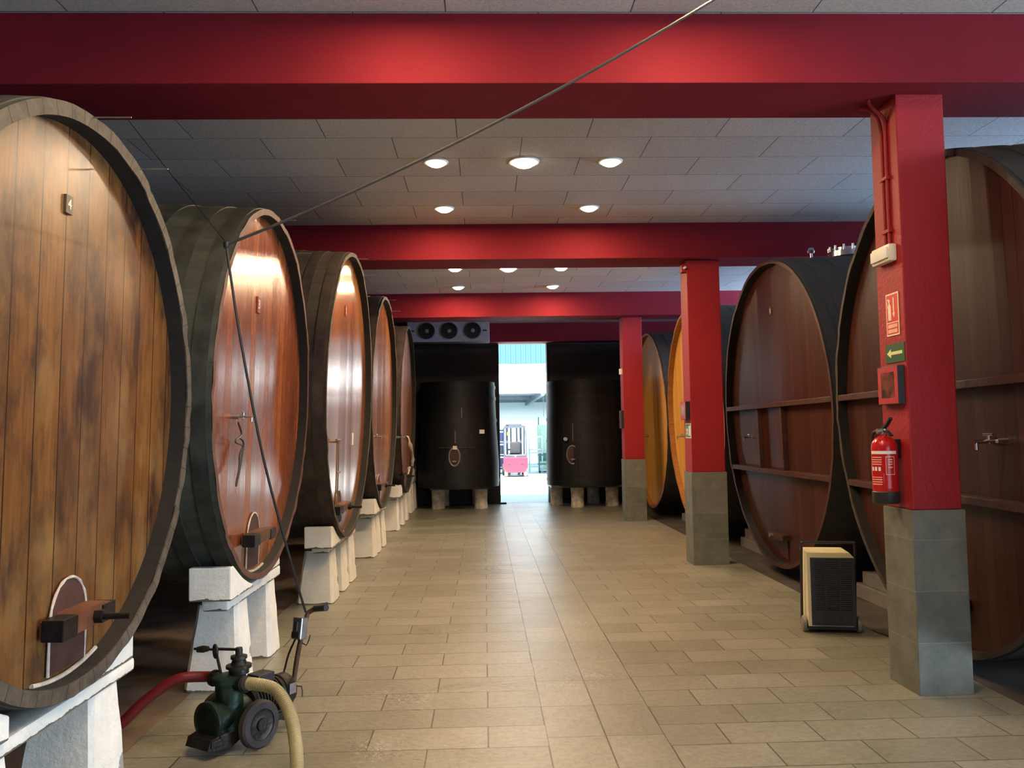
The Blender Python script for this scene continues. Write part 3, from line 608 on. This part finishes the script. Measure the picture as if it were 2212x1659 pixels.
# ------------------------------------------------------------------ downlights
M_LAMPW = emis('warm_lamp_glass', (1.0, 0.80, 0.50), 9.0); M_LAMPC = emis('bright_lamp_glass', (1.0, 0.86, 0.68), 16.0)
def downlight(x, y, big, label, e):
    t = thing('ceiling_downlight', (x, y, ZC), label, 'ceiling light', 'round ceiling downlights')
    r = .130 if big else .100; dz = 0
    obj('trim_ring', lathe(nb(), [(r, 0), (r + .02, 0), (r + .018, -.012 - dz), (r, -.012 - dz)], 40, close=True), M_WHITE, t, True)
    o = obj('lamp_glass', lathe(nb(), [(0, -.048 if not big else -.056), (r * .55, -.043 if not big else -.05), (r * .85, -.026), (r, -.006)], 40), M_LAMPC if big else M_LAMPW, t, True)
    l = lamp('downlight_glow', 'AREA', (0, 0, 0), e, (1.0, 0.68, 0.38) if not big else (1.0, .77, .52), (0, 0, 0), shape='DISK', size=r * 1.5)
    l.parent = t; l.location = (0, 0, -.058 if big else -.050); return t
BAYN = {0: 'above the viewer', 1: 'of the nearer lit bay', 2: 'of the farther lit bay'}
for b in (0, 1, 2):
    y0 = 2.74 + 5.3 * b
    for x, yy, big, n in ((-.43, y0, 0, 'front left'), (.43, y0, 1, 'big central'), (1.28, y0, 0, 'front right'), (-.43, y0 + 1.68, 0, 'rear left'), (1.28, y0 + 1.68, 0, 'rear right')):
        if b == 0 and n == 'front right': continue
        downlight(x, yy, big, '%s round glowing downlight %s' % (n, BAYN[b]), 41 if not big else (80 if b else 40))

# ------------------------------------------------------------------ fittings on the nearest column (left face at x = 2.745)
XF = 2.744
t = thing('emergency_light', (XF, 5.50, 2.80), 'cream emergency light high on the nearest column', 'emergency light')
obj('housing', bxm(-.055, 0, -.125, .125, 0, .115, .012), M_CREAMP, t, True); obj('diffuser', bxm(-.068, -.055, -.115, .115, .02, .095, .006), M_WHITE, t, True)
t = thing('cable_conduit', (XF, 5.47, 2.90), 'pair of red painted conduits running up the nearest column', 'conduit')
bm = nb()
for d in (-.028, .028): tube(bm, [(-.012, d, .02), (-.012, d, .45), (-.012, d, .80)], .011, 10, 3)
tube(bm, [(-.012, -.028, .80), (-.02, -.03, .88), (-.10, -.03, .96), (-.13, -.05, 1.0)], .012, 8); tube(bm, [(-.012, .028, .80), (-.03, .03, .90), (-.08, .05, .97), (-.12, .1, 1.0)], .012, 8)
obj('conduit', bm, M_COLR, t, True)
for z in (.10, .46): obj('clip', bxm(-.028, 0, -.05, .05, z, z + .025, .004), M_COLR, t)
def plate_yz(y0, y1, z0, z1, d0, d1, bm=None, mi=0): return box(bm or nb(), -d1, -d0, y0, y1, z0, z1, 0, mi)
# extinguisher sign
t = thing('fire_extinguisher_sign', (XF, 5.465, 2.31), 'red and cream fire extinguisher sign on the nearest column', 'sign')
obj('sign_plate', plate_yz(-.085, .085, 0, .285, 0, .004), M_SIGNW, t)
obj('pictogram_field', plate_yz(-.075, .075, .092, .275, .004, .005), M_SIGNR, t)
bm = nb(); fn = lambda a, b, d: (-d, a, b)
prism(bm, [(.015, .105), (.055, .105), (.055, .20), (.045, .215), (.025, .215), (.015, .20)], .005, .0062, fn); prism(bm, [(.030, .215), (.042, .215), (.046, .235), (.062, .245), (.058, .252), (.026, .242)], .005, .0062, fn); prism(bm, [(.060, .245), (.066, .225), (.061, .19), (.057, .19), (.061, .225)], .005, .0062, fn)
obj('extinguisher_symbol', bm, M_SIGNW, t)
bm = nb(); prism(bm, [(-.028, .255), (-.016, .255), (-.016, .15), (-.006, .15), (-.022, .12), (-.038, .15), (-.028, .15)], .005, .0062, fn); obj('arrow_symbol', bm, M_SIGNW, t)
obj('caption_field', plate_yz(-.075, .075, .010, .085, .004, .005), M_SIGNR, t)
M_CAP = plain('faded_caption_print', (0.80, 0.45, 0.32), .5)
obj('caption_line', plate_yz(-.062, .062, .052, .077, .005, .006), M_CAP, t); obj('caption_line', plate_yz(-.062, .062, .018, .043, .005, .006), M_CAP, t)
t = thing('arrow_sign', (XF, 5.455, 2.13), 'green sign with a pale left arrow on the nearest column', 'sign')
obj('sign_plate', plate_yz(-.125, .125, 0, .125, 0, .004), M_SIGNG, t)
bm = nb(); prism(bm, [(-.10, .052), (.05, .052), (.05, .032), (.105, .0625), (.05, .093), (.05, .073), (-.10, .073)], .004, .0052, fn); obj('arrow_symbol', bm, M_SIGNY, t)
def picture_mat(name, a, b, c):
    m = Mat(name); v = m.mapped(); n = m.noise(v, 14, 5, .6); n2 = m.noise(v, 4, 2)
    return m.out(m.mix(m.ramp(n2, [(.45, (0, 0, 0)), (.6, (1, 1, 1))]), m.ramp(n, [(.35, a), (.6, b)]), c), .25)
t = thing('framed_picture', (XF, 5.50, 1.85), 'red framed dark picture above the extinguisher', 'picture')
obj('frame', bxm(-.045, 0, -.155, .125, 0, .255, .003), M_BLACK, t); obj('mount', plate_yz(-.150, .120, .006, .249, .045, .047), plain('dull_red_mount', (.45, .035, .05), .4), t)
obj('print', plate_yz(-.105, .075, .045, .215, .047, .048), picture_mat('dark_print', (.03, .02, .02), (.13, .05, .04), (.30, .07, .05)), t)
# extinguisher
t = thing('fire_extinguisher', (XF - .095, 5.47, 1.20), 'red fire extinguisher hanging on the nearest column', 'fire extinguisher')
M_EXR = plain('glossy_red_enamel', (0.48, 0.012, 0.014), .18, 0, .05)
obj('cylinder', lathe(nb(), [(0, .01), (.075, .01), (.082, .03), (.082, .36), (.078, .395), (.060, .425), (.034, .440), (.022, .445), (.022, .46), (0, .46)], 48), M_EXR, t, True)
obj('base_cup', lathe(nb(), [(0, 0), (.080, 0), (.086, .008), (.086, .075), (.082, .08)], 48), M_BLACK, t, True)
bm = nb(); cyl(bm, (0, 0, .455), (0, 0, .49), .024); cyl(bm, (-.045, 0, .475), (.03, 0, .475), .016); obj('valve', bm, M_STEEL, t, True)
bm = nb(); prism(bm, [(-.02, .488), (.06, .530), (.115, .565), (.118, .552), (.06, .512), (-.01, .478)], -.012, .012, lambda a, b, d: (d, -a * .9, b)); prism(bm, [(-.02, .480), (.06, .478), (.12, .448), (.115, .44), (.06, .466), (-.02, .470)], -.012, .012, lambda a, b, d: (d, -a * .9, b)); obj('squeeze_handle', bm, M_BLACK, t)
bm = nb(); tube(bm, [(-.02, .03, .475), (-.03, .085, .46), (-.03, .105, .38), (-.03, .098, .25), (-.025, .095, .16)], .010, 10); obj('hose', bm, M_BLACK, t, True)
a0 = math.radians(175); a1 = math.radians(300)
lb = obj('label', lathe(nb(), [(.0828, .10), (.0828, .345)], 24, a0=a0, a1=a1), M_EXR, t, True)
def strip(z0, z1, f0, f1, m): obj('label_print', lathe(nb(), [(.0832, z0), (.0832, z1)], 12, a0=a0 + (a1 - a0) * f0, a1=a0 + (a1 - a0) * f1), m, lb, True)
strip(.325, .345, 0, 1, M_WHITE)
for z in (.30, .285, .27, .255, .17, .155, .14, .125): strip(z, z + .006, .02, .45, M_CAP)
for f in (.04, .18, .32): strip(.215, .240, f, f + .09, M_WHITE)
strip(.13, .20, .50, .505, M_WHITE); strip(.19, .31, .58, .60, M_CAP); strip(.19, .31, .88, .90, M_CAP); strip(.305, .31, .58, .9, M_CAP); strip(.19, .195, .58, .9, M_CAP)
for z in (.285, .27, .255, .235): strip(z, z + .007, .66, .82, M_CAP)
obj('wall_bracket', bxm(.05, .095, -.03, .03, .30, .42), M_IRON, t)

# middle column
XF2 = 2.639
t = thing('framed_picture', (XF2, 10.74, 1.84), 'small red framed picture on the middle column', 'picture')
obj('frame', bxm(-.06, 0, -.13, .15, 0, .23, .003), M_BLACK, t); obj('mount', plate_yz(-.125, .145, .006, .224, .06, .062), bpy.data.materials['dull_red_mount'], t)
obj('print', plate_yz(-.085, .105, .045, .185, .062, .063), picture_mat('pale_print', (.16, .10, .07), (.45, .30, .18), (.50, .20, .12)), t)
t = thing('exit_sign', (XF2, 10.73, 1.60), 'small green and white exit sign on the middle column', 'sign')
obj('sign_plate', plate_yz(-.14, .14, 0, .19, 0, .004), M_WHITE, t); obj('sign_field', plate_yz(-.125, .125, .012, .178, .004, .005), plain('mid_green_print', (.02, .16, .06), .4), t)
bm = nb(); prism(bm, [(-.11, .03), (-.03, .03), (-.03, .16), (-.11, .16)], .005, .006, fn); prism(bm, [(.03, .135), (.05, .135), (.05, .155), (.03, .155)], .005, .006, fn)
prism(bm, [(.06, .13), (.02, .12), (.0, .09), (.01, .085), (.03, .105), (.03, .08), (.0, .05), (.01, .03), (.03, .055), (.05, .07), (.08, .04), (.09, .05), (.06, .09), (.08, .10), (.08, .11)], .005, .006, fn); obj('running_figure_symbol', bm, M_WHITE, t)
t = thing('junction_box', (XF2, 10.66, 3.74), 'red painted junction box at the top of the middle column', 'junction box')
obj('box_body', bxm(-.06, 0, -.06, .06, 0, .10, .008), M_COLR, t); obj('cable_gland', cyl(nb(), (-.03, -.06, .05), (-.03, -.12, .05), .015), M_WHITE, t)
t = thing('alarm_button', (2.684, 16.06, 2.80), 'small white call box on the farthest column', 'call box')
obj('box_body', bxm(-.05, 0, -.05, .05, 0, .11, .006), M_WHITE, t)
t = thing('framed_picture', (2.684, 16.08, 1.76), 'thin dark framed picture on the farthest column', 'picture')
obj('frame', bxm(-.05, 0, -.13, .13, 0, .34, .003), M_BLACK, t); obj('print', plate_yz(-.10, .10, .03, .31, .05, .052), bpy.data.materials['dark_print'], t)

# ------------------------------------------------------------------ overhead cable, its guy wire
J = Vector((-1.41, 4.62, 2.765))
t = thing('overhead_cable', J, 'long grey cable slung from the ceiling down to the pump handle', 'cable')
def sag(a, b, s, n=14): return [(Vector(a).lerp(Vector(b), i / n) - Vector((0, 0, s * 4 * (i / n) * (1 - i / n)))) for i in range(n + 1)]
E1 = Vector((1.72, 4.48, ZC - .004)) - J
obj('ceiling_span', tube(nb(), sag((0, 0, 0), E1, .10), .0085, 8, 2), plain('grey_cable_sheath', (.040, .035, .030), .8), t, True)
obj('drop_span', tube(nb(), [(0, 0, 0), (.07, .02, -.5), (.17, .15, -1.2), (.29, .35, -1.85), (.325, .51, -2.115)], .0075, 8, 4), M_BLACK, t, True)
obj('knot', lathe(nb(), [(0, -.03), (.014, -.015), (.016, .015), (0, .03)], 10), M_BLACK, t, True)
o = obj('guy_wire', tube(nb(), [J + Vector((0, 0, .012)), J.lerp(Vector((-2.42, 5.72, ZB)), .5), Vector((-2.42, 5.72, ZB - .003))], .0020, 6, 2), M_IRON); tag(o, 'thin dark wire tying the slung cable back to the beam', 'wire')

# ------------------------------------------------------------------ wine pump on its trolley
M_PG = plain('oily_green_cast_iron', (0.016, 0.036, 0.025), .40, .5, .6, 9, .4); M_PI = plain('oily_dark_cast_iron', (0.030, 0.028, 0.023), .45, .6, .5, 10, .4)
M_TIRE = plain('dusty_black_rubber', (0.035, 0.028, 0.028), .7, 0, .4, 10, .3)
th = math.atan2(.83, .55)
t = thing('wine_pump', (-1.395, 4.83, 0), 'oily green cast-iron pump on a two-wheeled trolley', 'pump', None, (0, 0, th))
# local x points from pump head to motor, local y to the left of it
base = nb(); box(base, -.20, .30, -.10, -.07, .075, .115, .004); box(base, -.20, .30, .07, .10, .075, .115, .004); box(base, -.26, -.18, -.10, .10, .06, .10, .006); box(base, .1, .30, -.07, .07, .095, .11)
prism(base, [(-.20, .115), (-.26, .10), (-.28, .055), (-.22, .04), (-.12, .03), (-.05, .06), (.0, .075), (.0, .10)], -.09, .09, lambda a, b, d: (a, d, b))
cyl(base, (-.0, -.19, .13), (-.0, .19, .13), .014); fb = obj('trolley_frame', base, M_PI, t)
for s in (-1, 1):
    Mw = Matrix.Translation((0, s * .165, .128)) @ Matrix.Rotation(PI / 2, 4, 'X')
    w = nb(); lathe(w, [(.085, -.028), (.118, -.028), (.128, -.016), (.128, .016), (.118, .028), (.085, .028)], 44, Mw, close=True); wo = obj('wheel', w, M_TIRE, t, True)
    w = nb(); lathe(w, [(0, -.030), (.030, -.030), (.034, -.018), (.060, -.012), (.088, -.022), (.088, .022), (.06, .012), (.034, .018), (.03, .030), (0, .030)], 36, Mw); obj('wheel_rim', w, M_PI, wo, True)
SH = Matrix.Translation((.185, 0, -.012))
bd = nb(); cyl(bd, (-.40, 0, .185), (-.15, 0, .185), .085, seg=36)
for k in range(8): a = k * PI / 4 + .2; cyl(bd, (-.405, .088 * math.cos(a), .185 + .088 * math.sin(a)), (-.385, .088 * math.cos(a), .185 + .088 * math.sin(a)), .010, seg=6)
lathe(bd, [(0, .20), (.105, .20), (.105, .225), (.09, .23), (0, .23)], 36, Matrix.Translation((-.60, 0, .185)) @ Matrix.Rotation(PI / 2, 4, 'Y'))
lathe(bd, [(.10, .10), (.085, .20), (.075, .27), (.075, .36), (.09, .365), (.09, .39), (.07, .40), (0, .40)], 32, Matrix.Translation((-.25, 0, 0))); box(bd, -.36, -.16, -.07, .07, .10, .20, .015)
bd.transform(SH); obj('pump_body', bd, M_PG, t, True)
v = nb(); lathe(v, [(.055, .40), (.055, .425), (.07, .43), (.07, .445), (.045, .45), (.035, .475), (.045, .48), (.045, .495), (.02, .50), (.02, .53), (0, .53)], 28, Matrix.Translation((-.20, -.02, 0))); v.transform(SH); obj('valve_bonnet', v, M_PI, t, True)
v = nb(); cyl(v, (-.20, -.02, .515), (-.20, -.02, .540), .018); cyl(v, (-.20, -.02, .528), (-.255, .11, .528), .008); cyl(v, (-.25, .10, .524), (-.30, .235, .524), .007); tube(v, [(-.255 + .032 * math.cos(a) * .5, .11 + .032 * math.cos(a), .515 + .032 * math.sin(a)) for a in [2 * PI * i / 20 for i in range(21)]], .009, 8, 1, smooth=False)
lathe(v, [(0, 0), (.014, .008), (.020, .04), (.016, .075), (0, .085)], 16, Matrix.Translation((-.27, .14, .530)) @ Matrix.Rotation(math.radians(-97), 4, 'X') @ Matrix.Rotation(math.radians(-20), 4, 'Y'))
cyl(v, (-.255, .10, .50), (-.25, .07, .40), .008); v.transform(SH); obj('valve_lever', v, M_PI, t, True)
for s, nm in ((1, 'inlet_port'), (-1, 'outlet_port')):
    q = nb(); cyl(q, (-.25, s * .05, .355), (-.25, s * .125, .365), .036); cyl(q, (-.25, s * .115, .364), (-.25, s * .13, .366), .046, seg=24); q.transform(SH); obj(nm, q, M_PI, t, True)
cp = nb(); cyl(cp, (.02, 0, .19), (.08, 0, .19), .050, seg=28); box(cp, .03, .07, -.05, .05, .11, .2, .015); obj('coupling', cp, M_PI, t, True)
mo = nb(); prof = [(0, .06), (.07, .06), (.085, .075)]
for k in range(9): prof += [(.085, .085 + k * .020), (.098, .087 + k * .020), (.098, .093 + k * .020), (.085, .095 + k * .020)]
prof += [(.09, .275), (.098, .28), (.098, .34), (.085, .36), (.03, .365), (0, .365)]
lathe(mo, prof, 36, Matrix.Translation((0, 0, .205)) @ Matrix.Rotation(PI / 2, 4, 'Y')); box(mo, .10, .26, -.08, .08, .10, .125); mo_o = obj('electric_motor', mo, M_PI, t, True)
obj('terminal_box', bxm(.10, .22, -.05, .05, .29, .345, .008), M_BLACK, mo_o); obj('name_plate', bxm(.285, .335, -.104, -.099, .20, .26, .001), M_STEEL, mo_o)
# drawbar with switch box
hp = nb(); tube(hp, [(.30, .0, .055), (.36, .0, .03), (.40, .0, .05), (.385, .0, .10)], .014, 10); tube(hp, [(.20, 0, .09), (.34, 0, .09), (.385, 0, .10), (.43, -.02, .40), (.475, -.045, .60), (.49, -.06, .635), (.51, -.10, .655)], .015, 10)
hd = obj('drawbar', hp, M_RUST, t, True)
obj('grip', cyl(nb(), (.505, -.085, .652), (.50, -.185, .668), .019, .021), M_BLACK, t, True)
for hpts in ([(.40, 0, .20), (.41, -.07, .21), (.41, -.075, .15)], [(.45, 0, .47), (.46, -.06, .44), (.47, -.08, .50)]): obj('cord_hook', tube(nb(), hpts, .004, 6, 2), M_RUST, t)
Msw = Matrix.Translation((.455, -.03, .54)) @ Matrix.Rotation(math.radians(8), 4, 'Y')
sb = obj('switch_box', bxm(-.045, .01, -.035, .04, -.065, .065, .008, M=Msw), M_STEEL, t)
obj('switch', bxm(-.058, -.045, -.012, .018, -.015, .04, .003, M=Msw), M_BLACK, sb); obj('switch_cover', bxm(-.052, -.045, -.03, .035, -.055, -.022, .003, M=Msw), M_BLACK, sb)
obj('power_lead', tube(nb(), [(.45, .01, .49), (.42, .05, .38), (.38, .06, .26), (.30, .05, .22), (.22, .03, .32)], .006, 8), M_BLACK, t, True)
# hoses
Mt = Matrix.Translation((-1.395, 4.83, 0)) @ Matrix.Rotation(th, 4, 'Z')
pin = Mt @ Vector((-.065, .13, .354)); pout = Mt @ Vector((-.065, -.13, .354))
o = obj('suction_hose', tube(nb(), [pin, pin + Vector((-.06, .03, -.002)), (-1.74, 4.84, .35), (-1.90, 4.82, .25), (-2.03, 4.80, .13), (-2.16, 4.79, .045), (-2.5, 4.90, .03), (-3.3, 5.3, .03)], .030, 16, 8), plain('dark_red_hose', (.16, .012, .015), .4), None, True); tag(o, 'dark red hose running from the pump under the nearest cask', 'hose')
def hosemat():
    m = Mat('ribbed_yellow_hose'); z = m.noise(m.mapped(), 3); return m.out(m.ramp(z, [(.3, (.25, .21, .10)), (.7, (.38, .33, .17))]), .4)
path = [pout, pout + Vector((.06, -.03, .008)), (-1.14, 4.62, .345), (-1.04, 4.50, .27), (-.975, 4.36, .17), (-.93, 4.20, .07), (-.905, 4.05, .034), (-.90, 3.8, .032), (-.95, 3.4, .032), (-1.1, 3.0, .032)]
o = obj('delivery_hose', tube(nb(), path, .031, 18, 26, rib=.003), hosemat(), None, True); tag(o, 'ribbed yellow hose arching from the pump down to the floor', 'hose')
hc = nb(); d = Vector((.06, -.03, .012)).normalized(); cyl(hc, pout + d * .0, pout + d * .03, .037); obj('hose_clamp', hc, M_STEEL, o, True)

# ------------------------------------------------------------------ dehumidifier
t = thing('dehumidifier', (2.90, 7.10, 0), 'cream and black wheeled dehumidifier standing beside the mahogany cask', 'dehumidifier', None, (0, 0, math.radians(-12)))
M_CREAM = plain('cream_enamel', (0.72, 0.65, 0.42), .4, 0, .06)
bm = nb(); prism(bm, [(-.19, .06), (.17, .06), (.19, .62), (.15, .665), (-.19, .665)], -.17, .17, lambda a, b, d: (a, d, b)); obj('cabinet', bm, M_CREAM, t)
def grille():
    m = Mat('blue_black_louvres'); z = m.n('ShaderNodeSeparateXYZ', None, _0=m.coord()).outputs[2]; w = m.math('SINE', m.math('MULTIPLY', z, 2 * PI / .0155))
    return m.out((.022, .028, .040), .45, 0, m.bump(w, .8, .006))
gr = grille(); M_GRP = plain('blue_black_panel', (.020, .026, .040), .4)
g = obj('front_panel', bxm(-.165, .185, -.19, -.17, .07, .625, .004), M_GRP, t)
for x0, x1 in ((-.135, -.06), (-.04, .05), (.07, .155)): obj('grille', bxm(x0, x1, -.196, -.19, .20, .60, .002), gr, g); obj('grille', bxm(x0, x1, -.196, -.19, .09, .17, .002), M_GRP, g)
g = nb(); tube(g, [(-.215, .02, .04), (-.215, -.02, .35), (-.215, -.08, .70), (-.205, -.09, .735), (-.17, -.09, .74), (.17, -.09, .74), (.205, -.09, .735), (.215, -.08, .70), (.215, -.02, .35), (.215, .02, .04)], .012, 10, 6); obj('tube_handle', g, M_BLACK, t, True)
for s in (-1, 1):
    Mw = Matrix.Translation((s * .215, -.09, .065)) @ Matrix.Rotation(PI / 2, 4, 'Y'); w = nb(); lathe(w, [(0, -.018), (.05, -.018), (.065, -.012), (.065, .012), (.05, .018), (0, .018)], 32, Mw); obj('wheel', w, plain('grey_wheel_rubber', (.20, .19, .16), .6) if s < 0 else bpy.data.materials['grey_wheel_rubber'], t, True)
obj('chassis', bxm(-.19, .19, -.15, .15, .03, .07), M_BLACK, t)
for s in (-1, 1): obj('rear_foot', bxm(s * .15 - .02, s * .15 + .02, .10, .14, 0, .035), M_BLACK, t)
o = obj('power_cord', tube(nb(), [(3.05, 7.25, .10), (3.13, 7.32, .04), (3.22, 7.25, .008), (3.22, 7.0, .008), (3.28, 6.75, .006), (3.45, 6.45, .005), (3.7, 6.3, .005)], .006, 8), M_BLACK, None, True); tag(o, 'black power cord trailing from the dehumidifier behind the column', 'cord')

# ------------------------------------------------------------------ outside: yard and hall beyond the doorway
struct('floor', bxm(-14, 16, YB, 33.2, -0.2, -0.008), M_YARD, 'pale concrete yard beyond the doorway')
struct('floor', bxm(-14, 16, 33.2, 47.5, -0.2, -0.008), plain('teal_grey_hall_floor', (.12, .22, .24), .5), 'teal grey floor of the hall beyond the yard')
M_HWALL = plain('white_hall_wall', (0.82, 0.84, 0.84), .8, 0, .03); 
def corr():
    m = Mat('corrugated_fascia'); x = m.n('ShaderNodeSeparateXYZ', None, _0=m.coord()).outputs[0]; w = m.math('SINE', m.math('MULTIPLY', x, 2 * PI / .2))
    return m.out((.035, .10, .125), .6, 0, m.bump(w, .8, .03))
hall = thing('warehouse_hall', (1.0, 33.2, 0), 'bright white warehouse hall seen through the doorway', 'building')
def hp_(name, m, *a): return obj(name, box(nb(), a[0] - 1.0, a[1] - 1.0, a[2] - 33.2, a[3] - 33.2, a[4], a[5]), m, hall)
hp_('lintel_wall', M_HWALL, -8, 11, 33.2, 33.5, 3.28, 4.45)
hp_('fascia', corr(), -8.2, 11.2, 33.0, 33.2, 4.45, 5.4)
hp_('side_wall', M_HWALL, -8.2, -8, 33.2, 46.5, 0, 4.45); hp_('side_wall', M_HWALL, 11, 11.2, 33.2, 46.5, 0, 4.45)
hp_('rear_wall', M_HWALL, -8, 11, 46.3, 46.5, 0, 4.45)
hp_('roof_deck', plain('blue_grey_deck', (.10, .17, .22), .7), -8, 11, 33.5, 46.3, 3.6, 3.75)
for y in (36.5, 41, 45): hp_('roof_beam', plain('grey_purlin', (.2, .24, .28), .6) if y < 37 else bpy.data.materials['grey_purlin'], -8, 11, y, y + .2, 3.35, 3.6)
for x in (-.2, 2.3): hp_('roof_girder', bpy.data.materials['grey_purlin'], x, x + .16, 33.5, 46.3, 3.2, 3.6)
for x in (.6, 2.6): obj('hanging_rod', cyl(nb(), (x - 1, 3.0, 3.6), (x - 1, 3.0, 2.4), .012), bpy.data.materials['grey_purlin'], hall)
lamp('hall_fill_light', 'AREA', (1.5, 41.5, 3.15), 1300, (.80, .93, 1.0), (0, 0, 0), shape='RECTANGLE', size=8, size_y=5)  # added fill to brighten the hall interior, no such lamp is seen
# forklift
t = thing('forklift', (1.22, 32.9, 0), 'red forklift truck seen from behind through the doorway', 'forklift')
M_FR = plain('red_truck_paint', (0.26, 0.018, 0.04), .35, 0, .04); M_FG = plain('truck_frame_grey', (.06, .07, .09), .45, .2)
cw = nb(); prism(cw, [(-.47, .34), (-.30, .16), (.30, .16), (.47, .34), (.47, .68), (.44, .80), (.40, .76), (-.40, .76), (-.44, .80), (-.47, .68)], -.30, .55, lambda a, b, d: (a, d, b)); c = obj('counterweight', cw, M_FR, t)
bv = c.modifiers.new('b', 'BEVEL'); bv.width = .03; bv.segments = 3
for s in (-1, 1):
    prism_b = nb(); prism(prism_b, [(s * .32, .50), (s * .17, .52), (s * .17, .49), (s * .28, .46)], -.305, -.29, lambda a, b, d: (a, d, b)); obj('vent_slot', prism_b, M_BLACK, c)
    w = nb(); lathe(w, [(0, -.07), (.12, -.07), (.17, -.05), (.17, .05), (.12, .07), (0, .07)], 32, Matrix.Translation((s * .37, -.05, .17)) @ Matrix.Rotation(PI / 2, 4, 'Y')); obj('rear_wheel', w, plain('pale_tyre', (.30, .22, .20), .7) if s < 0 else bpy.data.materials['pale_tyre'], t, True)
    w = nb(); lathe(w, [(0, -.10), (.2, -.10), (.24, -.07), (.24, .07), (.2, .10), (0, .10)], 32, Matrix.Translation((s * .40, 1.25, .24)) @ Matrix.Rotation(PI / 2, 4, 'Y')); obj('front_wheel', w, M_TIRE, t, True)
    g = nb(); tube(g, [(s * .43, -.10, .76), (s * .43, -.05, 1.3), (s * .40, .15, 1.90), (s * .38, .35, 1.93)], .028, 8); tube(g, [(s * .40, 1.15, .8), (s * .40, .95, 1.93)], .028, 8); obj('guard_post', g, M_FG, t, True)
obj('chassis', bxm(-.42, .42, .55, 1.3, .2, .78, .02), M_FR, t)
g = nb(); box(g, -.42, .42, .12, 1.0, 1.91, 1.96)
for k in range(6): box(g, -.40, .40, .18 + k * .14, .22 + k * .14, 1.96, 1.99)
box(g, -.25, .25, .2, .6, 1.99, 2.06); obj('overhead_guard', g, M_FG, t)
g = nb()
for s in (-1, 1): box(g, s * .28 - .04, s * .28 + .04, 1.38, 1.50, .1, 2.05)
box(g, -.28, .28, 1.40, 1.48, 1.96, 2.04); box(g, -.28, .28, 1.40, 1.48, 1.0, 1.06); cyl(g, (-.12, 1.44, .3), (-.12, 1.44, 1.95), .03); cyl(g, (.12, 1.44, .3), (.12, 1.44, 1.95), .03); obj('mast', g, M_FG, t)
g = nb(); box(g, -.22, .22, .25, .65, .78, .92, .03); box(g, -.20, .20, .18, .28, .90, 1.36, .05); obj('seat', g, M_BLACK, t, True)
g = nb(); tube(g, [(.14 * math.cos(a), .95 + .06 * math.sin(a), 1.15 + .12 * math.sin(a)) for a in [2 * PI * i / 24 for i in range(25)]], .012, 8, 1, smooth=False); cyl(g, (0, .95, 1.15), (0, 1.1, .8), .02); obj('steering_wheel', g, M_BLACK, t, True)
obj('bonnet', bxm(-.40, .40, -.12, .3, .76, .86, .02), M_FG, t)
obj('beacon', cyl(nb(), (-.28, -.02, 1.62), (-.28, -.02, 1.74), .035), plain('orange_beacon', (.9, .25, .03), .3), t, True)
g = nb()
for s in (-1, 1): box(g, s * .2 - .05, s * .2 + .05, 1.5, 2.4, .04, .08)
obj('forks', g, M_FG, t)
obj('badge', cyl(nb(), (0, -.125, .80), (0, -.118, .80), .04), M_STEEL, t)
# machines around it
t = thing('machine_cabinet', (2.95, 37.5, 0), 'tall pale green machine cabinet right of the forklift', 'cabinet'); M_MG = plain('pale_green_enamel', (.42, .62, .50), .5)
obj('cabinet_body', bxm(-.55, .9, -.4, .4, .05, 2.05, .02), M_MG, t); obj('door', bxm(-.45, .1, -.42, -.4, .9, 1.95, .005), M_MG, t); obj('control_panel', bxm(-.5, -.05, -.45, -.4, .45, .80), plain('teal_panel', (.02, .16, .15), .4), t); obj('mast_rod', cyl(nb(), (-.5, 0, 2.05), (-.5, 0, 2.4), .02), M_FG, t)
t = thing('transport_trolley', (2.62, 35.6, 0), 'small dark trolley standing before the green cabinet', 'trolley')
g = nb(); box(g, -.35, .35, -.25, .25, .35, .40); box(g, -.33, -.28, -.22, -.18, .1, .8); box(g, .28, .33, -.22, -.18, .1, .8); box(g, -.33, .33, .18, .22, .72, .78); obj('trolley_body', g, M_FG, t)
for x in (-.28, .28):
    for y in (-.18, .18): obj('castor', cyl(nb(), (x - .02, y, .06), (x + .02, y, .06), .06), M_TIRE, t, True)
t = thing('work_stand', (2.25, 36.6, 0), 'pale steel work stand between forklift and green cabinet', 'stand')
g = nb()
for x in (-.28, .28): box(g, x - .03, x + .03, -.03, .03, 0, 1.55)
for z in (.2, .8, 1.5): box(g, -.28, .28, -.02, .02, z, z + .05)
obj('upright_frame', g, plain('pale_mint_steel', (.55, .68, .64), .5), t); obj('tray', bxm(-.30, .30, -.25, .02, .95, 1.0), M_STEEL, t)
t = thing('storage_rack', (.62, 36.5, 0), 'dark blue storage rack left of the forklift', 'rack'); M_RB = plain('dark_blue_rack', (.03, .05, .13), .5)
g = nb()
for x in (-.45, .25):
    for y in (-.3, .3): box(g, x - .03, x + .03, y - .03, y + .03, 0, 1.9)
for z in (.15, .7, 1.25, 1.8): box(g, -.45, .25, -.3, .3, z, z + .05)
obj('shelving', g, M_RB, t)
for i, (z, c) in enumerate(((.20, (.05, .08, .2)), (.75, (.08, .1, .14)), (1.30, (.1, .12, .3)))):
    o = obj('storage_bin', bxm(-.28, .28, -.25, .25, 0, .38, .02), plain('bin_%s' % 'abc'[i], c, .5)); o.location = (.55, 36.5, z + .05); tag(o, '%s dark bin on the blue storage rack' % ('bottom', 'middle', 'top')[i], 'bin', 'bins on the blue rack')
